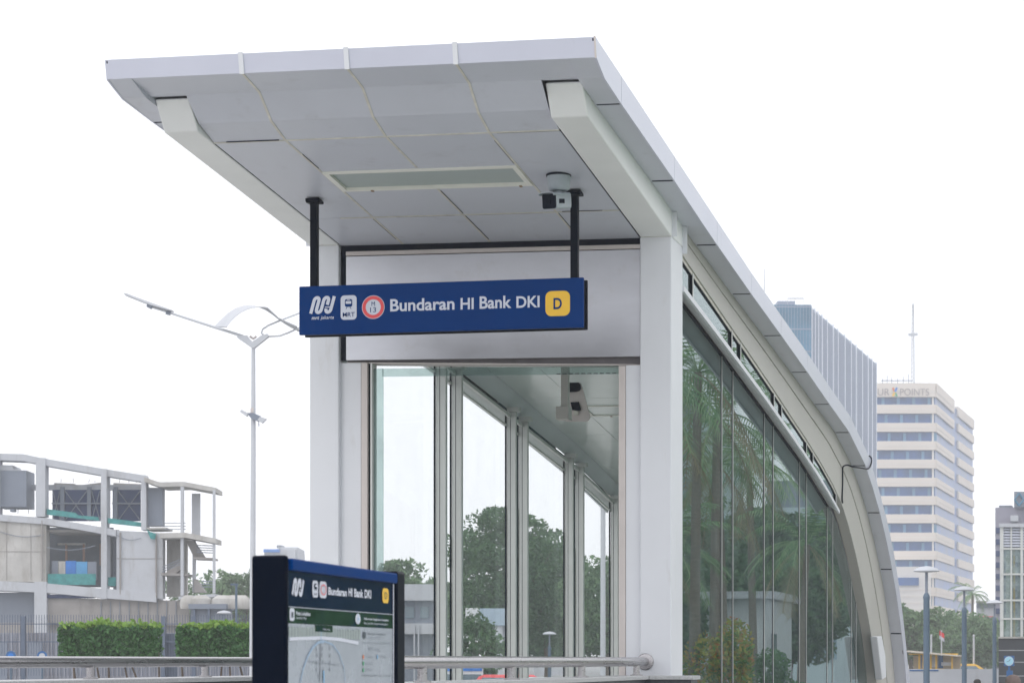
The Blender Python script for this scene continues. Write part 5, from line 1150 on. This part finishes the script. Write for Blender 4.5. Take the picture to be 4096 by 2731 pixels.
mb.build('vertical_fins', 'towerfin', tw)
mb = MB()
for k in range(60):
    f_ = k / 60; d0 = 1 / ((1 - f_) / TD + f_ / TD2); px = 3244 + 263 * f_; wall(mb, px, d0, px + 1.2, d0 + .35, 0, Tt - .3, .08, .2)
mb.build('fine_ribs', mat('tower_rib', (.31, .36, .46), .5), tw)
mb = MB(); wall(mb, 3110, TD + 3, 3180, TD + 3, Tt - 1, Tt + 1.0, 0, 6); mb.build('roof_plant', 'towergrey', tw)
mb = MB(); wall(mb, 3150, TD + 1, 3215, TD + 1, Tt + 1.0, Tt + 1.12, 0, .2)
for x in (3150, 3180, 3214): wall(mb, x, TD + 1, x + 1, TD + 1, Tt - .5, Tt + 1.1, 0, .2)
mb.build('roof_rail', 'concl', tw)
t = local(340, 'roof_antenna', 'thin antenna rising behind the curved roof near the glass tower', 'antenna', 3056); v = PD(3057, 1075, 340)
MB().tube([(v.x, v.y, Tt - 8), (v.x, v.y, v.z)], [.14, .07], 6).build('rod', 'concl', t); MB().box(v.x - .9, v.x + .9, v.y - .3, v.y + .3, Tt - 9, Tt - 7.9).build('foot', 'concl', t)
# far right office
D = 230; l = L(D); fo_ = local(D, 'mauve_office', 'hazy mauve office block behind the glass lift pavilion', 'building', 4050)
l.box(3981, 4200, 2029, 2800, 0, 20).to('wall', mat('mauve_wall', (.30, .29, .36), .8, 0, .06, .2), fo_); l.box(3992, 4045, 2015, 2030, 2, 10).to('roof_plant', 'greym', fo_); l.box(4058, 4200, 1968, 2030, -1, 8).to('roof_crown', 'greym', fo_)
l.m = MB(); ctr = [(4078, 1975), (4096, 2000), (4078, 2025), (4060, 2000)]
for a, b in zip(ctr, ctr[1:] + ctr[:1]): l.bar(a, b, .10, -1.2)
l.to('lattice_diamond', 'towerglass', fo_)
for k in range(10): l.box(3984, 4196, 2110 + k * 46, 2132 + k * 46, -.2, 0).to('window_band', 'bluedark', fo_)
l.box(4045, 4075, 2065, 2088, -2, 0).to('roof_room', 'concl', fo_)
D = 260; l = L(D); t = local(D, 'white_low_building', 'low white building with a red line between the hotel and the lift pavilion', 'building', 3950)
l.box(3905, 4100, 2408, 2700, 0, 14).to('wall', 'concl', t); l.box(3905, 4100, 2402, 2408, -.6, 14).to('cornice', 'conc', t); l.box(3908, 4095, 2414, 2430, -.15, 0).to('window_band', 'greym', t); l.box(3905, 4100, 2463, 2466, -.1, 0).to('red_line', 'red', t)
# lift pavilion
D = 100; l = L(D); lp = local(D, 'lift_pavilion', 'glass lift pavilion with louvred top and dark stone base at the right edge', 'pavilion', 4080)
l.box(3997, 4400, 2093, 2108, -.15, 4).to('roof_slab', 'concl', lp)
for k in range(7): l.box(4002, 4085, 2112 + k * 11, 2119 + k * 11, 0, .12).to('louvre', 'white', lp); l.box(4092, 4400, 2112 + k * 11, 2119 + k * 11, 0, .12).to('louvre', 'white', lp)
l.box(4002, 4400, 2109, 2190, .13, .2).to('louvre_back', 'greym', lp)
for x0, x1 in ((4000, 4014), (4042, 4048), (4082, 4092), (4180, 4190)): l.box(x0, x1, 2108, 2552, -.06, .12).to('frame_post', 'alu', lp)
for y in (2190, 2292, 2396, 2470): l.box(4000, 4400, y, y + 7, -.08, .10).to('frame_rail', 'alu', lp)
l.box(4001, 4400, 2192, 2550, .02, .04).to('glass_pane', 'g_pav', lp)
l.box(4048, 4056, 2190, 2550, 1.2, 1.4).to('yellow_guide', 'yell', lp); l.box(4066, 4078, 2190, 2550, 1.2, 1.5).to('lift_rail', 'greym', lp); l.box(4095, 4400, 2190, 2550, 1.6, 2.4).to('lift_car', 'greym', lp)
MB().lathe(l.xyz(4068, 2508, 1.0), [(.02, -.05), (.05, 0), (.02, .05)], 12).build('lamp', 'white', lp)
l.box(4014, 4040, 2190, 2550, 2.5, 2.7).to('rear_glass_frame', 'alu', lp)
l.box(3995, 4400, 2550, 2950, -.1, 4.2).to('stone_base', 'granite', lp)
l.box(3994, 4400, 2545, 2552, -.18, 4).to('base_coping', 'conc', lp)
for y in (2598, 2645, 2700): l.box(3996, 4400, y, y + 3, -.115, -.098).to('stone_joint', 'granitetop', lp)
# clock sign
D = 88; l = L(D); ck = local(D, 'pillar_clock', 'blue pillar clock with a pale round face before the stone base', 'clock', 4036)
hsg = l.box(4016, 4057, 2621, 2662, -.06, .10).to('clock_housing', 'clockblue', ck)
cpt = l.xyz(4036, 2642, -.062); ax = Vector((s_, -c_, 0))
MB().lathe(cpt, [(.155, 0), (.155, .008)], 28, ax).build('clock_face', 'clock', ck); MB().lathe(cpt + ax * .0, [(.175, 0), (.175, .004)], 28, ax).build('clock_ring', 'white', ck)
hn = MB(); hn.tube([cpt + ax * .012, cpt + ax * .012 + Vector((.05, .015, .07))], .008, 5); hn.tube([cpt + ax * .014, cpt + ax * .014 + Vector((-.09, -.02, -.03))], .006, 5); hn.build('hands', 'txtdark', ck)
l.box(4032, 4041, 2662, 2680, 0, .05).to('neck', 'clockblue', ck); l.box(4026, 4051, 2680, 3020, -.05, .12).to('pillar', 'clockblue', ck)
# yellow kiosk
D = 130; l = L(D); kk = local(D, 'yellow_kiosk', 'open yellow framed kiosk with a slanted roof under the trees', 'kiosk', 3730)
r4 = lambda x, y: (3500 + x * .3386, 2200 + y * .3386)
def K(x0, x1, y0, y1, b0, b1): a = r4(x0, y0); b = r4(x1, y1); return l.box(a[0], b[0], a[1], b[1], b0, b1)
l.poly([r4(385, 1182), r4(988, 1236), r4(985, 1252), r4(388, 1200)], -.6, 3).to('roof', 'yellroof', kk)
for x in (512, 560, 650, 712, 900): K(x, x + 18, 1215, 1400, 0, .2).to('post', 'yell', kk)
K(400, 980, 1216, 1232, 0, .1).to('beam', 'yell', kk); K(535, 585, 1240, 1390, .8, 1).to('blue_board', 'clockblue', kk); K(735, 790, 1240, 1390, .8, 1).to('blue_board', 'clockblue', kk)
K(660, 708, 1250, 1380, .6, .8).to('poster', 'concl', kk); K(415, 980, 1240, 1400, 2.2, 2.4).to('back_panel', mat('kiosk_back', (.42, .34, .24), .8), kk); K(780, 895, 1320, 1360, .2, .6).to('counter', 'concl', kk)
D = 108; l = L(D); bw = local(D, 'white_barrier_wall', 'low white barrier wall with a blue line in front of the yellow kiosk', 'barrier', 3720)
K(385, 1480, 1400, 1700, 0, .3).to('wall', 'concl', bw); K(410, 750, 1410, 1424, -.02, 0).to('blue_line', 'clockblue', bw)
# flag
D = 150; l = L(D); fg = local(D, 'flag_pole', 'thin pole carrying a red over white flag among the trees', 'flag', 3767); v = PD(3766, 2518, D)
MB().tube([(v.x, v.y, 0), (v.x, v.y, v.z)], .045, 8).build('pole', 'pole', fg)
def flagpart(y0, y1, m, nm):
    mb = MB(); n = 7; vs = []
    for i in range(n):
        f_ = i / (n - 1)
        for y in (y0, y1):
            xx = 760 + 58 * f_; yy = y + 40 * f_ * (1.0) ; a = r4(xx, yy); vs.append(l.xyz(*a, .08 * math.sin(f_ * 9)))
    vs += [w2 + Vector((s_, -c_, 0)) * .02 for w2 in vs]
    mb.add(vs, [t for i in range(n - 1) for t in ((2 * i, 2 * i + 1, 2 * i + 3, 2 * i + 2), (2 * n + 2 * i, 2 * n + 2 * i + 2, 2 * n + 2 * i + 3, 2 * n + 2 * i + 1))]); mb.build(nm, m, fg)
flagpart(945, 1000, 'red', 'red_half'); flagpart(1001, 1042, 'white', 'white_half')
for px, lab in ((3725, 'bare pale pole left of the flag'), (3895, 'bare pale pole right of the middle lamp')):
    t = local(150, 'bare_pole', lab, 'pole', px, 'bare poles by the trees'); v = PD(px, 2540, 150); MB().tube([(v.x, v.y, 0), (v.x, v.y, v.z)], .06, 8).build('pole_shaft', 'pole', t); MB().lathe((v.x, v.y, v.z), [(.07, -.04), (.08, .02), (.03, .06)], 10).build('finial', 'pole', t)
mat('block_glass', (.22, .32, .38), .3, 0, .4, .4); mat('block_wall', (.48, .57, .60), .5, 0, .15, .15)
for xa, xb, hh, lab in ((25, 62, 22.5, 'taller blue grey office block mirrored beside the column in the side glass'), (13.5, 23.5, 15.0, 'lower pale office block mirrored behind the palms in the side glass')):
    t = thing('office_block', lab, 'building', ((xa + xb) / 2, 205, 0))
    MB().box(xa, xb, 200, 225, 0, hh).build('wall', bpy.data.materials['block_wall'], t)
    for k in range(int(hh / 3.5)):
        MB().box(xa - .2, xb + .2, 199.7, 199.98, 2.2 + k * 3.4, 4.0 + k * 3.4).build('window_band', bpy.data.materials['block_glass'], t)
    MB().box(xa + 1, xa + 6, 202, 212, hh, hh + 2.4).build('roof_room', 'greym', t)
# white building and slatted gate mirrored in the side glass
t = thing('garden_pavilion', 'white garden pavilion behind the palms, mirrored in the side glass', 'pavilion', (7, 98, 0))
MB().box(4.6, 9, 96, 104, 0, 4.6).build('wall', 'carwhite', t, .02); MB().box(4.2, 9.4, 95.4, 104.6, 4.6, 4.9).build('roof', 'concl', t)
MB().box(4.57, 4.6, 97.5, 99, 1.2, 3.2).build('window', 'carglass', t); MB().box(4.57, 4.6, 100.5, 102, 0, 2.4).build('door', 'greym', t)
t = thing('slatted_gate', 'white slatted gate mirrored low in the third pane', 'gate', (2.2, 72, 0)); mb = MB()
for k in range(12): mb.box(2.2, 2.24, 71 + k * .22, 71.1 + k * .22, 0, 2.15)
mb.build('slats', 'carwhite', t); MB().box(2.18, 2.26, 70.8, 70.9, 0, 2.3).build('post', 'carwhite', t); MB().box(2.18, 2.26, 73.6, 73.8, 0, 2.3).build('post', 'carwhite', t)

# ================================================================= PEOPLE (heads show at the foot of the picture)
def person(px, ptop, d, label, cap, shirt, face=0.0, stripe=None, ground=.5, loc=None, bare=False):
    v = PD(px, ptop, d); top = v.z; ht = top - ground; k = ht / 1.72
    t = thing('person', label, 'person', (v.x, v.y, ground)); Rz = Matrix.Rotation(face, 3, 'Z')
    P = lambda x, y, z: Vector((v.x, v.y, ground)) + Rz @ Vector((x, y, z)) * k
    def skin(name, nodes, edges, mtl, lv=2):
        me = bpy.data.meshes.new(name); me.from_pydata([P(*n[:3]) for n in nodes], edges, []); me.materials.append(M[mtl]); o = bpy.data.objects.new(name, me); COL.objects.link(o)
        o.modifiers.new('skin', 'SKIN'); 
        if not me.skin_vertices: 
            bm = bmesh.new(); bm.from_mesh(me); bm.verts.layers.skin.verify(); bm.to_mesh(me); bm.free()
        for i, n in enumerate(nodes): me.skin_vertices[0].data[i].radius = (n[3] * k, (n[4] if len(n) > 4 else n[3]) * k)
        me.skin_vertices[0].data[0].use_root = True
        sb = o.modifiers.new('sub', 'SUBSURF'); sb.levels = lv; sb.render_levels = lv; me.polygons.foreach_set
        dg = bpy.context.evaluated_depsgraph_get(); bpy.context.view_layer.update(); dg = bpy.context.evaluated_depsgraph_get()
        m2 = bpy.data.meshes.new_from_object(o.evaluated_get(dg)); bpy.data.objects.remove(o)
        for p_ in m2.polygons: p_.use_smooth = True
        m2.materials.clear(); m2.materials.append(M[mtl]); return link(name, m2, t)
    nd = [(0, 0, .95, .12, .09), (0, 0, 1.12, .12, .09), (0, 0, 1.30, .14, .10), (0, 0, 1.42, .09, .07), (0, 0, 1.48, .05), (0, -.01, 1.55, .072, .085), (0, -.01, 1.64, .078, .095), (0, -.005, 1.69, .05, .06)]
    ed = [(0, 1), (1, 2), (2, 3), (3, 4), (4, 5), (5, 6), (6, 7)]
    for sx in (-1, 1):
        b = len(nd); nd += [(sx * .09, 0, .88, .085), (sx * .10, -.01, .50, .055), (sx * .10, .01, .10, .038), (sx * .11, -.12, .04, .035)]; ed += [(0, b), (b, b + 1), (b + 1, b + 2), (b + 2, b + 3)]
        b = len(nd); nd += [(sx * .18, 0, 1.40, .05), (sx * .23, .01, 1.14, .038), (sx * .24, -.05, .90, .026), (sx * .24, -.07, .83, .028, .014)]; ed += [(2, b), (b, b + 1), (b + 1, b + 2), (b + 2, b + 3)]
        h0 = b + 3
        for j in range(5):
            b = len(nd); oy = -.035 + .017 * j; ln = (.05, .075, .08, .072, .055)[j]
            nd += [(sx * .24, -.07 + oy, .80 if j else .83, .009), (sx * .238 - sx * .008, -.075 + oy, .80 - ln, .008)]; ed += [(h0, b), (b, b + 1)]
    skin('body', nd, ed, 'skin')
    cl = [(0, 0, 1.0, .145, .115), (0, 0, 1.15, .145, .115), (0, 0, 1.32, .165, .125), (0, 0, 1.425, .10, .085)]; ce = [(0, 1), (1, 2), (2, 3)]
    for sx in (-1, 1): b = len(cl); cl += [(sx * .18, 0, 1.40, .066), (sx * .225, .01, 1.18, .055)]; ce += [(2, b), (b, b + 1)]
    skin('shirt', cl, ce, shirt)
    tr_ = [(0, 0, .96, .14, .11)]; te = []
    for sx in (-1, 1): b = len(tr_); tr_ += [(sx * .09, 0, .86, .10), (sx * .10, -.01, .5, .075), (sx * .10, .01, .12, .06)]; te += [(0, b), (b, b + 1), (b + 1, b + 2)]
    skin('trousers', tr_, te, 'cloth1')
    hc = P(0, 0, 1.615)
    if bare:
        MB().lathe(hc, [(.085 * k, -.06 * k), (.098 * k, -.01 * k), (.098 * k, .03 * k), (.075 * k, .08 * k), (.02 * k, .105 * k)], 20).build('hair', 'hair', t, smooth=True)
    else:
        co = MB().lathe(hc, [(.104 * k, -.03 * k), (.108 * k, .0), (.104 * k, .04 * k), (.08 * k, .085 * k), (.04 * k, .104 * k), (.006 * k, .109 * k)], 24).build('cap', cap, t, smooth=True)
        fd = Rz @ Vector((0, -1, 0)); sd_ = Rz @ Vector((1, 0, 0)); br = MB(); ps = []
        for q in range(9):
            a = math.pi * q / 8; ps.append(hc + sd_ * .09 * k * math.cos(a) + fd * (.07 + .10 * math.sin(a)) * k + Vector((0, 0, -.03 * k)))
        br.add(ps + [p_ + Vector((0, 0, .008)) for p_ in ps], [tuple(range(9)), tuple(range(17, 8, -1))] + [(i, i + 1, i + 10, i + 9) for i in range(8)] + [(8, 0, 9, 17)]); br.build('cap_brim', cap, t)
        if stripe:
            sm_ = MB()
            for off in (-.03, .03):
                sm_.tube([hc + sd_ * off * k + fd * (.108 * math.cos(a) * k) + Vector((0, 0, .109 * k * math.sin(a))) for a in [math.pi * q / 10 for q in range(11)]], .006, 5)
            sm_.build('cap_stripe', stripe, t)
    fd = Rz @ Vector((0, -1, 0)); sd_ = Rz @ Vector((1, 0, 0)); hz = P(0, -.01, 1.585)
    for sx in (-1, 1): MB().lathe(hz + fd * .092 * k + sd_ * sx * .032 * k, [(.004, -.006), (.011 * k, 0), (.004, .006)], 10, fd).build('eye', 'white', t); MB().tube([hz + sd_ * sx * .082 * k + Vector((0, 0, -.02)), hz + sd_ * sx * .090 * k + Vector((0, 0, .03))], .012, 6).build('ear', 'skin', t)
    MB().tube([hz + fd * .095 * k, hz + fd * .118 * k + Vector((0, 0, -.04 * k)), hz + fd * .09 * k + Vector((0, 0, -.045 * k))], .010, 6).build('nose', 'skin', t)
    MB().tube([hz + fd * .094 * k + sd_ * dx + Vector((0, 0, -.075 * k)) for dx in (-.022, 0, .022)], .005, 6).build('mouth', 'red', t)
    return t
person(2766, 2694, 36, 'person in a round grey cap inside the glass near the first joint', 'capgrey', 'cloth2', math.pi, ground=.54)
M['capwhite'] = mat('cap_white', (.62, .62, .64), .8, 0, .08, 40)
person(3366, 2703, 45.5, 'person in a white cap with red stripes by the end of the side glass', 'capwhite', 'carwhite', math.pi, 'red', ground=.54)
person(3313, 2702, 46.3, 'person in a white cap half hidden behind a glass joint', 'capwhite', 'carwhite', math.pi, 'red', ground=.54)
person(4052, 2697, 36, 'person in a brown cap at the bottom right below the clock', 'capbrown', 'cloth2', math.pi, ground=.0)
person(3909, 2713, 60, 'dark haired person before the white car', 'capgrey', 'cloth1', math.pi, ground=.0, bare=True)

for i, (x, y, h, r_) in enumerate(((9.5, 92, 5.5, 2.4), (9.5, 104, 6, 2.6), (8.5, 114, 7.5, 2.8), (9.5, 132, 9, 3.2), (11, 150, 12, 4.6), (12.5, 170, 13, 5), (7.0, 122, 7, 3.0), (10.5, 72, 6.6, 2.6))):
    tree((x, y, 0), h, r_, ['tall dark tree mirrored above the second pane', 'tall dark tree mirrored above the white garden pavilion', 'tall spreading tree mirrored in the fourth pane', 'tall spreading tree mirrored in the fifth pane', 'tall tree mirrored next to the roof leg', 'farthest tall tree mirrored at the roof leg', 'lower dense tree mirrored beside the garden pavilion', 'tall slim tree mirrored high in the first pane'][i], 'leaf', 8000, seed=130 + i, leaf=.24, group='garden trees right of the station')

# ================================================================= HAZE
HAZE = 0.00085
m = bpy.data.materials.new('haze'); m.use_nodes = True; n = m.node_tree.nodes; n.remove(n['Principled BSDF'])
pv = n.new('ShaderNodeVolumePrincipled'); pv.inputs['Color'].default_value = (.96, .98, 1, 1); pv.inputs['Density'].default_value = HAZE; pv.inputs['Anisotropy'].default_value = .3
m.node_tree.links.new(pv.outputs[0], n['Material Output'].inputs['Volume'])
hz_ = MB().box(-260, 130, -40, 560, -1.5, 70).build('haze', m); hz_['kind'] = 'stuff'
